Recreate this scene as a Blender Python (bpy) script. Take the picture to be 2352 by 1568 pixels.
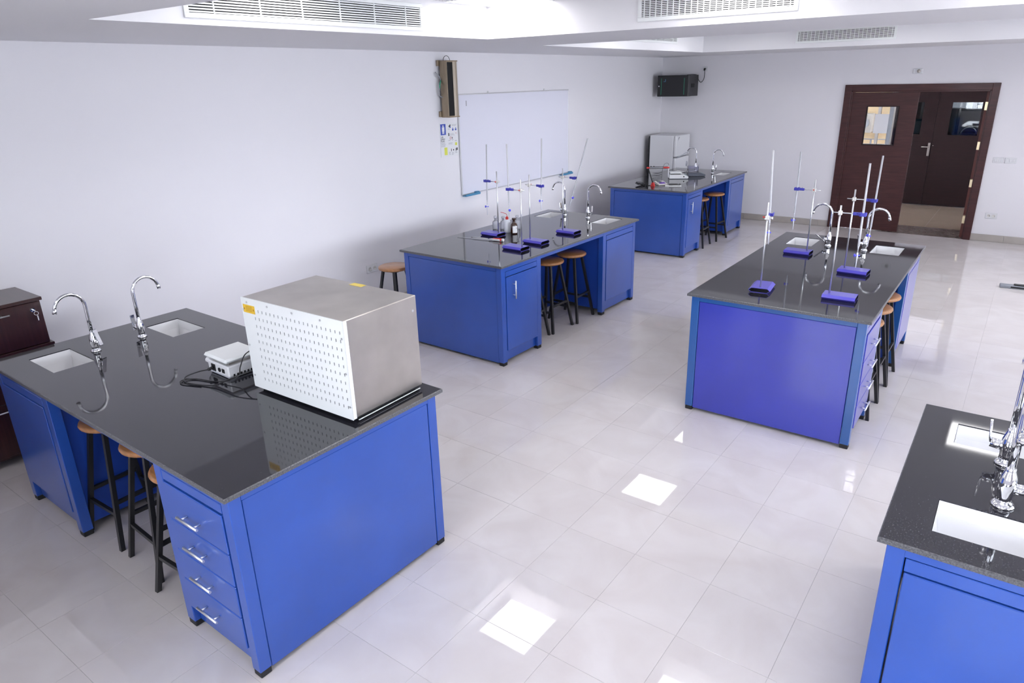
import bpy, bmesh, math, random
from mathutils import Vector, Matrix
random.seed(7)
for o in list(bpy.data.objects): bpy.data.objects.remove(o)
SC = bpy.context.scene
COL = SC.collection
PI = math.pi

# ------------------------------------------------------------------ camera
YAW, PITCH, ROLL, FPX, PX, PY = 0.63458, 0.35187, -0.02353, 1590.895, 15.514, -15.403
CAM = Vector((5.5296, -3.1595, 2.3291))
def make_camera():
    cy, sy, cp, sp = math.cos(YAW), math.sin(YAW), math.cos(PITCH), math.sin(PITCH)
    f = Vector((-sy*cp, cy*cp, -sp)); r = Vector((cy, sy, 0)); u = r.cross(f)
    cr, sr = math.cos(ROLL), math.sin(ROLL)
    r2 = cr*r + sr*u; u2 = -sr*r + cr*u
    m = Matrix((r2, u2, -f)).transposed().to_4x4(); m.translation = CAM
    cd = bpy.data.cameras.new('camera'); cd.sensor_width = 36; cd.sensor_fit = 'HORIZONTAL'
    cd.lens = FPX/2352*36; cd.shift_x = -PX/2352; cd.shift_y = PY/2352
    cd.clip_start = 0.05; cd.clip_end = 200
    o = bpy.data.objects.new('camera', cd); COL.objects.link(o); o.matrix_world = m; SC.camera = o
make_camera()

# ------------------------------------------------------------------ light, exposure
SC.view_settings.view_transform = 'Standard'; SC.view_settings.look = 'None'
SC.view_settings.gamma = 1; SC.view_settings.use_curve_mapping = False
SC.view_settings.exposure = 1.12
SC.cycles.max_bounces = 5; SC.cycles.diffuse_bounces = 3; SC.cycles.glossy_bounces = 3
SC.cycles.transmission_bounces = 4; SC.cycles.transparent_max_bounces = 12
SC.cycles.use_adaptive_sampling = True; SC.cycles.adaptive_threshold = 0.12; SC.cycles.adaptive_min_samples = 16
SC.cycles.use_denoising = True
SC.cycles.sample_clamp_indirect = 6.0
SC.cycles.caustics_reflective = False; SC.cycles.caustics_refractive = False
W = bpy.data.worlds.new('sky'); SC.world = W; W.use_nodes = True
bgn = W.node_tree.nodes['Background']; bgn.inputs[0].default_value = (0.90, 0.92, 1.0, 1); bgn.inputs[1].default_value = 7.7
PANEL_L = 4.0          # radiance of the ceiling light panels
ROOM_X, ROOM_Y0, YB, ZS, ZC = 9.2, -4.4, 8.754, 2.643, 2.885
WINR = [(-3.4, -1.6), (-1.2, .6), (1.0, 2.8), (3.3, 5.1), (5.6, 7.4)]       # openings of the right wall (along y)
WIN = [(3.1, 4.6), (5.6, 7.1)]; WZ0, WZ1 = 0.95, 2.45
def portal(x0, x1, y, z0, z1):
    l = bpy.data.lights.new('window_portal', 'AREA'); l.shape = 'RECTANGLE'; l.size = x1-x0; l.size_y = z1-z0
    l.cycles.is_portal = True
    o = bpy.data.objects.new('window_portal', l); COL.objects.link(o); o.location = ((x0+x1)/2, y, (z0+z1)/2)
    o.rotation_euler = (PI/2, 0, 0)
    return o
for a, b in WIN:
    portal(a, b, ROOM_Y0-0.25, WZ0, WZ1)
for a, b in WINR:
    o = portal(a, b, 0, WZ0, WZ1); o.location = (ROOM_X+.25, (a+b)/2, (WZ0+WZ1)/2); o.rotation_euler = (PI/2, 0, PI/2)

# ------------------------------------------------------------------ materials
MT = {}
def nn(m, t, **kw):
    n = m.node_tree.nodes.new(t)
    for k, v in kw.items(): setattr(n, k, v)
    return n
def mat(name, col, rough=0.5, metal=0.0, ior=1.5, coat=0.0, emis=None, es=0.0, spec=None, noise=None, bump=None, trans=0.0, aniso=0.0):
    m = bpy.data.materials.new(name); m.use_nodes = True
    b = m.node_tree.nodes['Principled BSDF']; I = b.inputs
    I['Base Color'].default_value = (*col, 1); I['Roughness'].default_value = rough
    I['Metallic'].default_value = metal; I['IOR'].default_value = ior
    I['Coat Weight'].default_value = coat; I['Coat Roughness'].default_value = 0.1
    I['Transmission Weight'].default_value = trans
    if spec is not None: I['Specular IOR Level'].default_value = spec
    if emis: I['Emission Color'].default_value = (*emis, 1); I['Emission Strength'].default_value = es
    L = m.node_tree.links
    if noise:      # (scale, amount, stretch xyz)
        sc, am, st = noise
        tc = nn(m, 'ShaderNodeTexCoord'); mp = nn(m, 'ShaderNodeMapping'); mp.inputs['Scale'].default_value = st
        n = nn(m, 'ShaderNodeTexNoise'); n.inputs['Scale'].default_value = sc; n.inputs['Detail'].default_value = 5
        L.new(tc.outputs['Object'], mp.inputs[0]); L.new(mp.outputs[0], n.inputs['Vector'])
        r = nn(m, 'ShaderNodeValToRGB'); r.color_ramp.elements[0].position = .3; r.color_ramp.elements[1].position = .7
        r.color_ramp.elements[0].color = (*[c*(1-am) for c in col], 1); r.color_ramp.elements[1].color = (*[min(1, c*(1+am)) for c in col], 1)
        L.new(n.outputs['Fac'], r.inputs[0]); L.new(r.outputs[0], I['Base Color'])
    if bump:       # (scale, strength)
        tc2 = nn(m, 'ShaderNodeTexCoord'); n2 = nn(m, 'ShaderNodeTexNoise'); n2.inputs['Scale'].default_value = bump[0]
        bm_ = nn(m, 'ShaderNodeBump'); bm_.inputs['Strength'].default_value = bump[1]; bm_.inputs['Distance'].default_value = .01
        L.new(tc2.outputs['Object'], n2.inputs['Vector']); L.new(n2.outputs['Fac'], bm_.inputs['Height']); L.new(bm_.outputs[0], I['Normal'])
    MT[name] = m; return m
def thin_glass(name, tint, refl=0.06, white=0.0, wcol=(.9, .9, 1)):
    m = bpy.data.materials.new(name); m.use_nodes = True; nt = m.node_tree; nt.nodes.clear()
    out = nn(m, 'ShaderNodeOutputMaterial'); tr = nn(m, 'ShaderNodeBsdfTransparent'); tr.inputs[0].default_value = (*tint, 1)
    gl = nn(m, 'ShaderNodeBsdfGlossy'); gl.inputs['Roughness'].default_value = .02
    fr = nn(m, 'ShaderNodeFresnel'); fr.inputs[0].default_value = 1.5
    mx = nn(m, 'ShaderNodeMixShader'); L = nt.links
    L.new(fr.outputs[0], mx.inputs[0]); L.new(tr.outputs[0], mx.inputs[1]); L.new(gl.outputs[0], mx.inputs[2])
    last = mx
    if white > 0:
        df = nn(m, 'ShaderNodeBsdfDiffuse'); df.inputs[0].default_value = (*wcol, 1)
        m2 = nn(m, 'ShaderNodeMixShader'); m2.inputs[0].default_value = white
        L.new(mx.outputs[0], m2.inputs[1]); L.new(df.outputs[0], m2.inputs[2]); last = m2
    L.new(last.outputs[0], out.inputs[0]); MT[name] = m; return m
mat('wall_paint', (.87, .85, .885), .55, bump=(90, .02))
mat('ceiling_paint', (.85, .84, .865), .6)
mat('blue_paint', (.019, .083, .41), .3, coat=.55, noise=(2.2, .10, (1, 1, 1)))
mat('blue_frame_paint', (.015, .095, .33), .3, coat=.6)
mat('blue_front_paint', (.034, .046, .40), .3, coat=.75, noise=(1.6, .10, (1, 1, 1)))
mat('blue_inner_paint', (.018, .07, .40), .35)
mat('chrome', (.86, .87, .9), .05, 1.0)
mat('satin_steel', (.57, .535, .49), .30, 1.0, noise=(5, .10, (1, 1, 1)))
mat('handle_steel', (.85, .85, .86), .38, 1.0)
mat('white_enamel', (.86, .88, .88), .3)
mat('black_plastic', (.012, .012, .014), .4)
mat('black_steel', (.016, .016, .018), .35)
mat('rubber', (.012, .012, .013), .6)
mat('seat_wood', (.42, .19, .075), .32, coat=.25, noise=(9, .22, (1, 9, 1)))
mat('mahogany', (.040, .012, .012), .28, coat=.3, noise=(5, .25, (1, 12, 1)))
mat('door_wood', (.062, .020, .019), .42, spec=.35, coat=.05, noise=(4, .22, (1, 1, 9)))
mat('door_wood_dark', (.014, .0045, .005), .5, spec=.25, noise=(4, .2, (1, 1, 9)))
mat('door_edge_wood', (.15, .04, .03), .45)
mat('brass', (.80, .68, .42), .35, 1.0)
mat('ceramic', (.90, .90, .92), .12, coat=.5)
mat('white_plastic', (.80, .80, .82), .35)
mat('cream_plastic', (.76, .74, .70), .35)
mat('grey_plastic', (.55, .56, .62), .4)
mat('dark_grey_plastic', (.10, .11, .14), .35)
mat('bronze', (.34, .27, .19), .38, .6, noise=(6, .1, (8, 8, 1)))
mat('black_void', (.006, .006, .007), .8)
mat('yellow_label', (.86, .55, .05), .5)
mat('pale_yellow_label', (.80, .62, .12), .5)
mat('label_brown', (.35, .17, .02), .6)
mat('board_white', (.82, .82, .92), .25)
mat('board_frame', (.72, .72, .74), .35, .5)
mat('tray_blue', (.09, .30, .50), .4)
mat('paper', (.84, .84, .86), .7)
mat('print_blue', (.06, .10, .48), .6)
mat('print_black', (.03, .03, .035), .6)
mat('print_grey', (.33, .33, .36), .6)
mat('print_yellow', (.75, .78, .12), .6)
mat('print_red', (.55, .08, .07), .6)
mat('stand_blue', (.085, .070, .52), .3, coat=.3)
mat('clamp_blue', (.045, .045, .42), .35)
mat('stopcock_blue', (.09, .09, .75), .35)
mat('rod_steel', (.74, .75, .76), .28, .85)
mat('red_plastic', (.62, .035, .03), .35)
mat('green_plastic', (.03, .30, .17), .4)
mat('translucent_plastic', (.78, .80, .86), .45)
mat('amber_glass', (.045, .014, .006), .05, coat=.6)
mat('lcd', (.40, .50, .52), .2)
mat('purple_key', (.16, .06, .45), .4)
mat('corridor_tile', (.40, .32, .24), .16)
mat('threshold_stone', (.19, .155, .14), .2, noise=(14, .12, (1, 1, 1)))
mat('skirting_tile', (.46, .42, .385), .14, noise=(5, .08, (1, 1, 1)))
mat('grout', (.50, .475, .47), .8)
mat('facade_tan', (.60, .44, .25), .85, noise=(3, .14, (1, 1, 3)))
mat('facade_grey', (.45, .42, .38), .8)
mat('rail_grey', (.30, .32, .36), .5, .3)
mat('ground_pale', (.42, .40, .37), .9)
mat('aluminium_frame', (.55, .56, .58), .35, .6)
mat('screw_metal', (.75, .75, .76), .3, .8)
mat('teal_machine', (.04, .13, .19), .35)
mat('light_panel', (.9, .9, .9), .5, emis=(1.0, .985, .99), es=PANEL_L)
thin_glass('sky_dimming_glass', (.13, .135, .14))  # tint added only to dim the sky light through the far-room window
thin_glass('clear_acrylic', (.9, .9, .94), white=.06)
mat('bronze_light', (.48, .41, .33), .35, .5)
thin_glass('pane_glass', (.93, .95, .96))
thin_glass('burette_glass', (.92, .93, .98), white=.50, wcol=(.95, .95, 1.0))
thin_glass('clear_bottle', (.93, .94, .95), white=.28)
thin_glass('acrylic', (.86, .85, .94), white=.14, wcol=(.75, .72, .95))
def granite():
    m = mat('granite', (.022, .021, .024), .045, ior=1.62); b = m.node_tree.nodes['Principled BSDF']; L = m.node_tree.links
    tc = nn(m, 'ShaderNodeTexCoord')
    n = nn(m, 'ShaderNodeTexNoise'); n.inputs['Scale'].default_value = 170; n.inputs['Detail'].default_value = 3
    r = nn(m, 'ShaderNodeValToRGB'); e = r.color_ramp.elements
    e[0].position = .35; e[0].color = (.011, .011, .015, 1); e[1].position = .75; e[1].color = (.043, .042, .054, 1)
    L.new(tc.outputs['Object'], n.inputs['Vector']); L.new(n.outputs['Fac'], r.inputs[0])
    v = nn(m, 'ShaderNodeTexVoronoi'); v.inputs['Scale'].default_value = 55
    L.new(tc.outputs['Object'], v.inputs['Vector'])
    r2 = nn(m, 'ShaderNodeValToRGB'); r2.color_ramp.elements[0].position = .03; r2.color_ramp.elements[0].color = (1, 1, 1, 1)
    r2.color_ramp.elements[1].position = .05; r2.color_ramp.elements[1].color = (0, 0, 0, 1)
    L.new(v.outputs['Distance'], r2.inputs[0])
    gt = nn(m, 'ShaderNodeMath', operation='GREATER_THAN'); gt.inputs[1].default_value = .86
    sp = nn(m, 'ShaderNodeSeparateColor'); L.new(v.outputs['Color'], sp.inputs[0]); L.new(sp.outputs[0], gt.inputs[0])
    mu = nn(m, 'ShaderNodeMath', operation='MULTIPLY'); L.new(r2.outputs[0], mu.inputs[0]); L.new(gt.outputs[0], mu.inputs[1])
    mx = nn(m, 'ShaderNodeMixRGB'); mx.inputs['Color2'].default_value = (.45, .45, .5, 1)
    L.new(mu.outputs[0], mx.inputs['Fac']); L.new(r.outputs[0], mx.inputs['Color1']); L.new(mx.outputs[0], b.inputs['Base Color'])
    m2 = m.copy(); m2.name = 'granite_edge'; m2.node_tree.nodes['Principled BSDF'].inputs['Roughness'].default_value = .35
    for q in m2.node_tree.nodes:
        if q.type == 'VALTORGB' and q.color_ramp.elements[1].position > .5:
            q.color_ramp.elements[0].color = (.05, .05, .055, 1); q.color_ramp.elements[1].color = (.17, .17, .18, 1)
    MT['granite_edge'] = m2
granite()
def floor_tile_mat():
    m = mat('floor_tile', (.70, .665, .665), .022, ior=1.5); b = m.node_tree.nodes['Principled BSDF']; L = m.node_tree.links
    g = nn(m, 'ShaderNodeNewGeometry')
    n = nn(m, 'ShaderNodeTexNoise'); n.inputs['Scale'].default_value = 2.6; n.inputs['Detail'].default_value = 6; n.inputs['Distortion'].default_value = 1.2
    L.new(g.outputs['Position'], n.inputs['Vector'])
    r = nn(m, 'ShaderNodeValToRGB'); e = r.color_ramp.elements; e[0].position = .32; e[1].position = .68
    e[0].color = (.635, .585, .575, 1); e[1].color = (.69, .65, .645, 1)
    L.new(n.outputs['Fac'], r.inputs[0]); 
    oi = nn(m, 'ShaderNodeObjectInfo'); mr = nn(m, 'ShaderNodeMapRange'); mr.inputs['To Min'].default_value = .975; mr.inputs['To Max'].default_value = 1.02
    L.new(oi.outputs['Random'], mr.inputs['Value'])
    mx = nn(m, 'ShaderNodeVectorMath', operation='SCALE'); L.new(r.outputs[0], mx.inputs[0]); L.new(mr.outputs[0], mx.inputs['Scale'])
    L.new(mx.outputs[0], b.inputs['Base Color'])
floor_tile_mat()
def chipped():
    for nme in ('blue_paint', 'blue_front_paint'):
        m = MT[nme]; b = m.node_tree.nodes['Principled BSDF']; L = m.node_tree.links
        src = b.inputs['Base Color'].links[0].from_socket
        tc = nn(m, 'ShaderNodeTexCoord'); v = nn(m, 'ShaderNodeTexVoronoi'); v.inputs['Scale'].default_value = 9; v.inputs['Randomness'].default_value = 1
        mp = nn(m, 'ShaderNodeMapping'); mp.inputs['Scale'].default_value = (1, 1, .6)
        L.new(tc.outputs['Object'], mp.inputs[0]); L.new(mp.outputs[0], v.inputs['Vector'])
        lt = nn(m, 'ShaderNodeMath', operation='LESS_THAN'); lt.inputs[1].default_value = .035; L.new(v.outputs['Distance'], lt.inputs[0])
        sp = nn(m, 'ShaderNodeSeparateColor'); L.new(v.outputs['Color'], sp.inputs[0])
        gt = nn(m, 'ShaderNodeMath', operation='GREATER_THAN'); gt.inputs[1].default_value = .80; L.new(sp.outputs[0], gt.inputs[0])
        mu = nn(m, 'ShaderNodeMath', operation='MULTIPLY'); L.new(lt.outputs[0], mu.inputs[0]); L.new(gt.outputs[0], mu.inputs[1])
        mx = nn(m, 'ShaderNodeMixRGB'); mx.inputs['Color2'].default_value = (.55, .62, .8, 1)
        L.new(mu.outputs[0], mx.inputs['Fac']); L.new(src, mx.inputs['Color1']); L.new(mx.outputs[0], b.inputs['Base Color'])
chipped()

# ------------------------------------------------------------------ mesh helpers
class MB:
    def __init__(s): s.v = []; s.f = []; s.sm = []; s.mi = []; s.cur = 0; s.M = None
    def _add(s, vs, fs, smooth=False):
        b = len(s.v)
        if s.M is not None: vs = [tuple(s.M @ Vector(q)) for q in vs]
        s.v += [tuple(q) for q in vs]
        for f in fs: s.f.append(tuple(b+i for i in f)); s.sm.append(smooth); s.mi.append(s.cur)
        return s
    def box(s, x0, x1, y0, y1, z0, z1, b=0.0):
        if b <= 0:
            vs = [(x, y, z) for z in (z0, z1) for y in (y0, y1) for x in (x0, x1)]
            return s._add(vs, [(0, 2, 3, 1), (4, 5, 7, 6), (0, 1, 5, 4), (2, 6, 7, 3), (0, 4, 6, 2), (1, 3, 7, 5)])
        c = ((x0+x1)/2, (y0+y1)/2, (z0+z1)/2); h = ((x1-x0)/2, (y1-y0)/2, (z1-z0)/2)
        b = min(b, *[q*.9 for q in h]); vs = []; idx = {}
        for sx in (-1, 1):
            for sy in (-1, 1):
                for sz in (-1, 1):
                    for k in range(3):
                        S = (sx, sy, sz)
                        vs.append(tuple(c[i]+S[i]*(h[i] if i == k else h[i]-b) for i in range(3))); idx[(S, k)] = len(vs)-1
        fs = []
        for k in range(3):
            i, j = [q for q in range(3) if q != k]
            for sg in (-1, 1):
                loop = []
                for a, d in ((-1, -1), (1, -1), (1, 1), (-1, 1)):
                    S = [0, 0, 0]; S[k] = sg; S[i] = a; S[j] = d; loop.append(idx[(tuple(S), k)])
                fs.append(tuple(loop))
        for k in range(3):
            i, j = [q for q in range(3) if q != k]
            for a in (-1, 1):
                for d in (-1, 1):
                    S0 = [0, 0, 0]; S0[i] = a; S0[j] = d; S0[k] = -1; S1 = list(S0); S1[k] = 1; S0, S1 = tuple(S0), tuple(S1)
                    fs.append((idx[(S0, i)], idx[(S1, i)], idx[(S1, j)], idx[(S0, j)]))
        for sx in (-1, 1):
            for sy in (-1, 1):
                for sz in (-1, 1):
                    S = (sx, sy, sz); fs.append((idx[(S, 0)], idx[(S, 1)], idx[(S, 2)]))
        return s._add(vs, fs)
    def tube(s, pts, r, n=10, cap=True, smooth=True):
        pts = [Vector(q) for q in pts]; rs = r if isinstance(r, (list, tuple)) else [r]*len(pts)
        t0 = (pts[1]-pts[0]).normalized(); up = Vector((0, 0, 1)) if abs(t0.z) < .9 else Vector((1, 0, 0))
        nrm = (up - t0*up.dot(t0)).normalized(); vs = []
        for i, q in enumerate(pts):
            if i == 0: t = t0
            elif i == len(pts)-1: t = (pts[i]-pts[i-1]).normalized()
            else:
                t = ((pts[i+1]-pts[i]).normalized()+(pts[i]-pts[i-1]).normalized())
                t = t.normalized() if t.length > 1e-6 else (pts[i+1]-pts[i]).normalized()
            nrm = (nrm - t*nrm.dot(t)); nrm = nrm.normalized() if nrm.length > 1e-6 else Vector((1, 0, 0)); bn = t.cross(nrm)
            for k in range(n):
                a = 2*PI*k/n; vs.append(q + (nrm*math.cos(a)+bn*math.sin(a))*rs[i])
        fs = []
        for i in range(len(pts)-1):
            for k in range(n):
                k2 = (k+1) % n; fs.append((i*n+k, i*n+k2, (i+1)*n+k2, (i+1)*n+k))
        b = len(s.v); s._add(vs, fs, smooth)
        if cap:
            e = len(pts)-1
            s.f.append(tuple(b+k for k in range(n))[::-1]); s.sm.append(False); s.mi.append(s.cur)
            s.f.append(tuple(b+e*n+k for k in range(n))); s.sm.append(False); s.mi.append(s.cur)
        return s
    def lathe(s, prof, n=20, c=(0, 0, 0), smooth=True):
        vs = []; fs = []
        for (r, z) in prof:
            for k in range(n):
                a = 2*PI*k/n; vs.append((c[0]+r*math.cos(a), c[1]+r*math.sin(a), c[2]+z))
        for i in range(len(prof)-1):
            for k in range(n):
                k2 = (k+1) % n; fs.append((i*n+k, i*n+k2, (i+1)*n+k2, (i+1)*n+k))
        b = len(s.v); s._add(vs, fs, smooth); e = len(prof)-1
        if prof[0][0] > 1e-5: s.f.append(tuple(b+k for k in range(n))[::-1]); s.sm.append(False); s.mi.append(s.cur)
        if prof[-1][0] > 1e-5: s.f.append(tuple(b+e*n+k for k in range(n))); s.sm.append(False); s.mi.append(s.cur)
        return s
    def prism(s, poly, axis, a, b):
        def P(q, t):
            return {0: (t, q[0], q[1]), 1: (q[0], t, q[1]), 2: (q[0], q[1], t)}[axis]
        n = len(poly); vs = [P(q, a) for q in poly]+[P(q, b) for q in poly]
        fs = [tuple(range(n))[::-1], tuple(range(n, 2*n))]+[(i, (i+1) % n, n+(i+1) % n, n+i) for i in range(n)]
        return s._add(vs, fs)
    def quad(s, a, b, c, d): return s._add([a, b, c, d], [(0, 1, 2, 3)])
    def mesh(s, name, mats, fix=True):
        me = bpy.data.meshes.new(name); me.from_pydata(s.v, [], s.f)
        for i, p in enumerate(me.polygons): p.use_smooth = s.sm[i]; p.material_index = s.mi[i]
        for m in (mats if isinstance(mats, (list, tuple)) else [mats]): me.materials.append(MT[m])
        if fix:
            bm = bmesh.new(); bm.from_mesh(me); bmesh.ops.remove_doubles(bm, verts=bm.verts, dist=1e-6) if False else None
            bmesh.ops.recalc_face_normals(bm, faces=bm.faces); bm.to_mesh(me); bm.free()
        me.update(); return me
    def obj(s, name, mats, parent=None, fix=True):
        o = bpy.data.objects.new(name, s.mesh(name, mats, fix)); COL.objects.link(o)
        if parent is not None: o.parent = parent
        return o
def tag(o, label, cat, group=None, kind=None):
    if label: o['label'] = label
    if cat: o['category'] = cat
    if group: o['group'] = group
    if kind: o['kind'] = kind
    return o
def thing(name, label, cat, loc=(0, 0, 0), rz=0, group=None):
    o = bpy.data.objects.new(name, None); COL.objects.link(o); o.empty_display_size = .05
    o.location = loc; o.rotation_euler = (0, 0, rz); return tag(o, label, cat, group)
def copy_tree(o, parent=None):
    c = o.copy(); COL.objects.link(c); c.parent = parent
    for ch in kids.get(o.name, []): copy_tree(ch, c)
    return c
def build_kids():
    d = {}
    for o in bpy.data.objects:
        if o.parent: d.setdefault(o.parent.name, []).append(o)
    return d
def struct(name, mb, m, fix=True):
    o = mb.obj(name, m, None, fix); o['kind'] = 'structure'; return o
def arc(c, r, a0, a1, n, e1, e2):
    c, e1, e2 = Vector(c), Vector(e1), Vector(e2)
    return [c + e1*(r*math.cos(a0+(a1-a0)*i/n)) + e2*(r*math.sin(a0+(a1-a0)*i/n)) for i in range(n+1)]
def spline(pts, n=8):
    P = [Vector(q) for q in pts]; P = [2*P[0]-P[1]]+P+[2*P[-1]-P[-2]]; out = []
    for i in range(1, len(P)-2):
        for k in range(n):
            t = k/n; a, b, c, d = P[i-1], P[i], P[i+1], P[i+2]
            out.append(.5*((2*b)+(-a+c)*t+(2*a-5*b+4*c-d)*t*t+(-a+3*b-3*c+d)*t**3))
    out.append(P[-2]); return out

# ------------------------------------------------------------------ room shell
def room():
    T = .2
    struct('wall_left', MB().box(-T, 0, ROOM_Y0-T, YB, 0, 3.0), 'wall_paint')
    b = MB(); ys = [ROOM_Y0-T]+[q for w in WINR for q in w]+[YB+T]
    for i in range(0, len(ys), 2): b.box(ROOM_X, ROOM_X+T, ys[i], ys[i+1], 0, 3.0)
    for a, c in WINR: b.box(ROOM_X, ROOM_X+T, a, c, 0, WZ0).box(ROOM_X, ROOM_X+T, a, c, WZ1, 3.0)
    struct('wall_right', b, 'wall_paint')
    b = MB(); DX0, DX1, DZ = 3.10, 4.90, 2.10
    b.box(-T, DX0, YB, YB+T, 0, 3.0).box(DX1, ROOM_X, YB, YB+T, 0, 3.0).box(DX0, DX1, YB, YB+T, DZ, 3.0)
    struct('wall_back', b, 'wall_paint')
    b = MB(); y0, y1 = ROOM_Y0-T, ROOM_Y0
    xs = [0]+[q for w in WIN for q in w]+[ROOM_X]
    for i in range(0, len(xs), 2): b.box(xs[i], xs[i+1], y0, y1, 0, 3.0)
    for a, c in WIN: b.box(a, c, y0, y1, 0, WZ0).box(a, c, y0, y1, WZ1, 3.0)
    struct('wall_near', b, 'wall_paint')
    for i, (a, c, rt) in enumerate([(*q, 0) for q in WIN]+[(*q, 1) for q in WINR]):
        w = bpy.data.objects.new('window_%d' % (i+1 if i < 2 else i+4), None); COL.objects.link(w); w['kind'] = 'structure'
        w.location = ((a+c)/2, ROOM_Y0-.1, WZ0) if not rt else (ROOM_X+.1, (a+c)/2, WZ0); w.rotation_euler = (0, 0, PI/2*rt); h = (c-a)/2; H = WZ1-WZ0
        f = MB(); t = .05
        f.box(-h, h, -.03, .03, 0, t).box(-h, h, -.03, .03, H-t, H).box(-h, -h+t, -.03, .03, t, H-t).box(h-t, h, -.03, .03, t, H-t).box(-.025, .025, -.03, .03, t, H-t)
        f.obj('window_frame', 'aluminium_frame', w)
        for s0, s1 in ((-h+t, -.025), (.025, h-t)):
            MB().box(s0, s1, -.003, .003, t, H-t).obj('pane', 'pane_glass', w)
    # ceiling: dropped soffit with recessed coffers
    cof = [(1.80, 8.6, -1.45, 1.58), (1.42, 8.6, 2.93, 7.0), (1.80, 8.6, -4.1, -2.8)]
    xs = sorted(set([-T, ROOM_X+T]+[q for c in cof for q in c[:2]])); ys = sorted(set([ROOM_Y0-T, YB+T]+[q for c in cof for q in c[2:]]))
    b = MB()
    for i in range(len(xs)-1):
        for j in range(len(ys)-1):
            cx, cy = (xs[i]+xs[i+1])/2, (ys[j]+ys[j+1])/2
            if not any(c[0] < cx < c[1] and c[2] < cy < c[3] for c in cof):
                b.box(xs[i], xs[i+1], ys[j], ys[j+1], ZS, ZC)
    b.box(-T, ROOM_X+T, ROOM_Y0-T, YB+T, ZC, 3.05)
    struct('ceiling', b, 'ceiling_paint')
    # back skirting made of tiles
    base = struct('baseboard_back', MB().box(.0, DX0-.06, YB-.004, YB, 0, .092).box(DX1+.07, ROOM_X, YB-.004, YB, 0, .092), 'grout')
    def run(a, c, mk):
        x = a; k = 0
        while x < c-.02:
            e = min(x+.405, c); mk(x, e); x = e+.002
    run(0.012, DX0-.062, lambda a, c: MB().box(a, c, YB-.014, YB-.004, .001, .098, .002).obj('skirting_tile', 'skirting_tile', base))
    run(DX1+.072, ROOM_X-.01, lambda a, c: MB().box(a, c, YB-.014, YB-.004, .001, .098, .002).obj('skirting_tile', 'skirting_tile', base))
    bl = struct('baseboard_left', MB().box(0, .004, ROOM_Y0, YB, 0, .092), 'grout')
    run(ROOM_Y0+.01, YB-.02, lambda a, c: MB().box(.004, .014, a, c, .001, .098, .002).obj('skirting_tile', 'skirting_tile', bl))
    # floor
    fl = struct('floor', MB().box(-T, ROOM_X+T, ROOM_Y0-T, YB, -.08, -.0015), 'grout')
    P, G = .405, .0016; ox, oy = .985, -.41
    cells = []
    i0, i1 = int(math.floor((0-ox)/P)), int(math.ceil((ROOM_X-ox)/P)); j0, j1 = int(math.floor((ROOM_Y0-oy)/P)), int(math.ceil((YB-oy)/P))
    cam = SC.camera; inv = cam.matrix_world.inverted()
    f = FPX
    for i in range(i0, i1):
        for j in range(j0, j1):
            x0, x1 = max(0.0, ox+i*P+G/2), min(ROOM_X, ox+(i+1)*P-G/2); y0, y1 = max(ROOM_Y0, oy+j*P+G/2), min(YB, oy+(j+1)*P-G/2)
            if x1-x0 < .01 or y1-y0 < .01: continue
            full = x1-x0 > P-G-.001 and y1-y0 > P-G-.001
            c = inv @ Vector(((x0+x1)/2, (y0+y1)/2, 0))
            sc = 0
            if c.z < -.3:
                u, v = f*c.x/-c.z, f*c.y/-c.z
                if abs(u) < 1290 and abs(v) < 900: sc = 1/(c.z*c.z)
            cells.append((sc if full else 0, x0, x1, y0, y1))
    cells.sort(key=lambda q: -q[0])
    tm = MB().box(-(P-G)/2, (P-G)/2, -(P-G)/2, (P-G)/2, -.010, 0, .0006).mesh('floor_tile', 'floor_tile')
    for k, (sc, x0, x1, y0, y1) in enumerate(cells[:300]):
        if sc <= 0: break
        o = bpy.data.objects.new('floor_tile', tm); COL.objects.link(o); o.parent = fl
        o.location = ((x0+x1)/2, (y0+y1)/2, 0); o.rotation_euler = (random.uniform(-.0006, .0006), random.uniform(-.0006, .0006), 0)
    rest = cells[k+1:] if k == 299 else cells[k:]
    b = MB()
    for (sc, x0, x1, y0, y1) in rest: b.box(x0, x1, y0, y1, -.010, 0)
    o = b.obj('floor_tile_field', 'floor_tile', fl); o['kind'] = 'stuff'
room()

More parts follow.
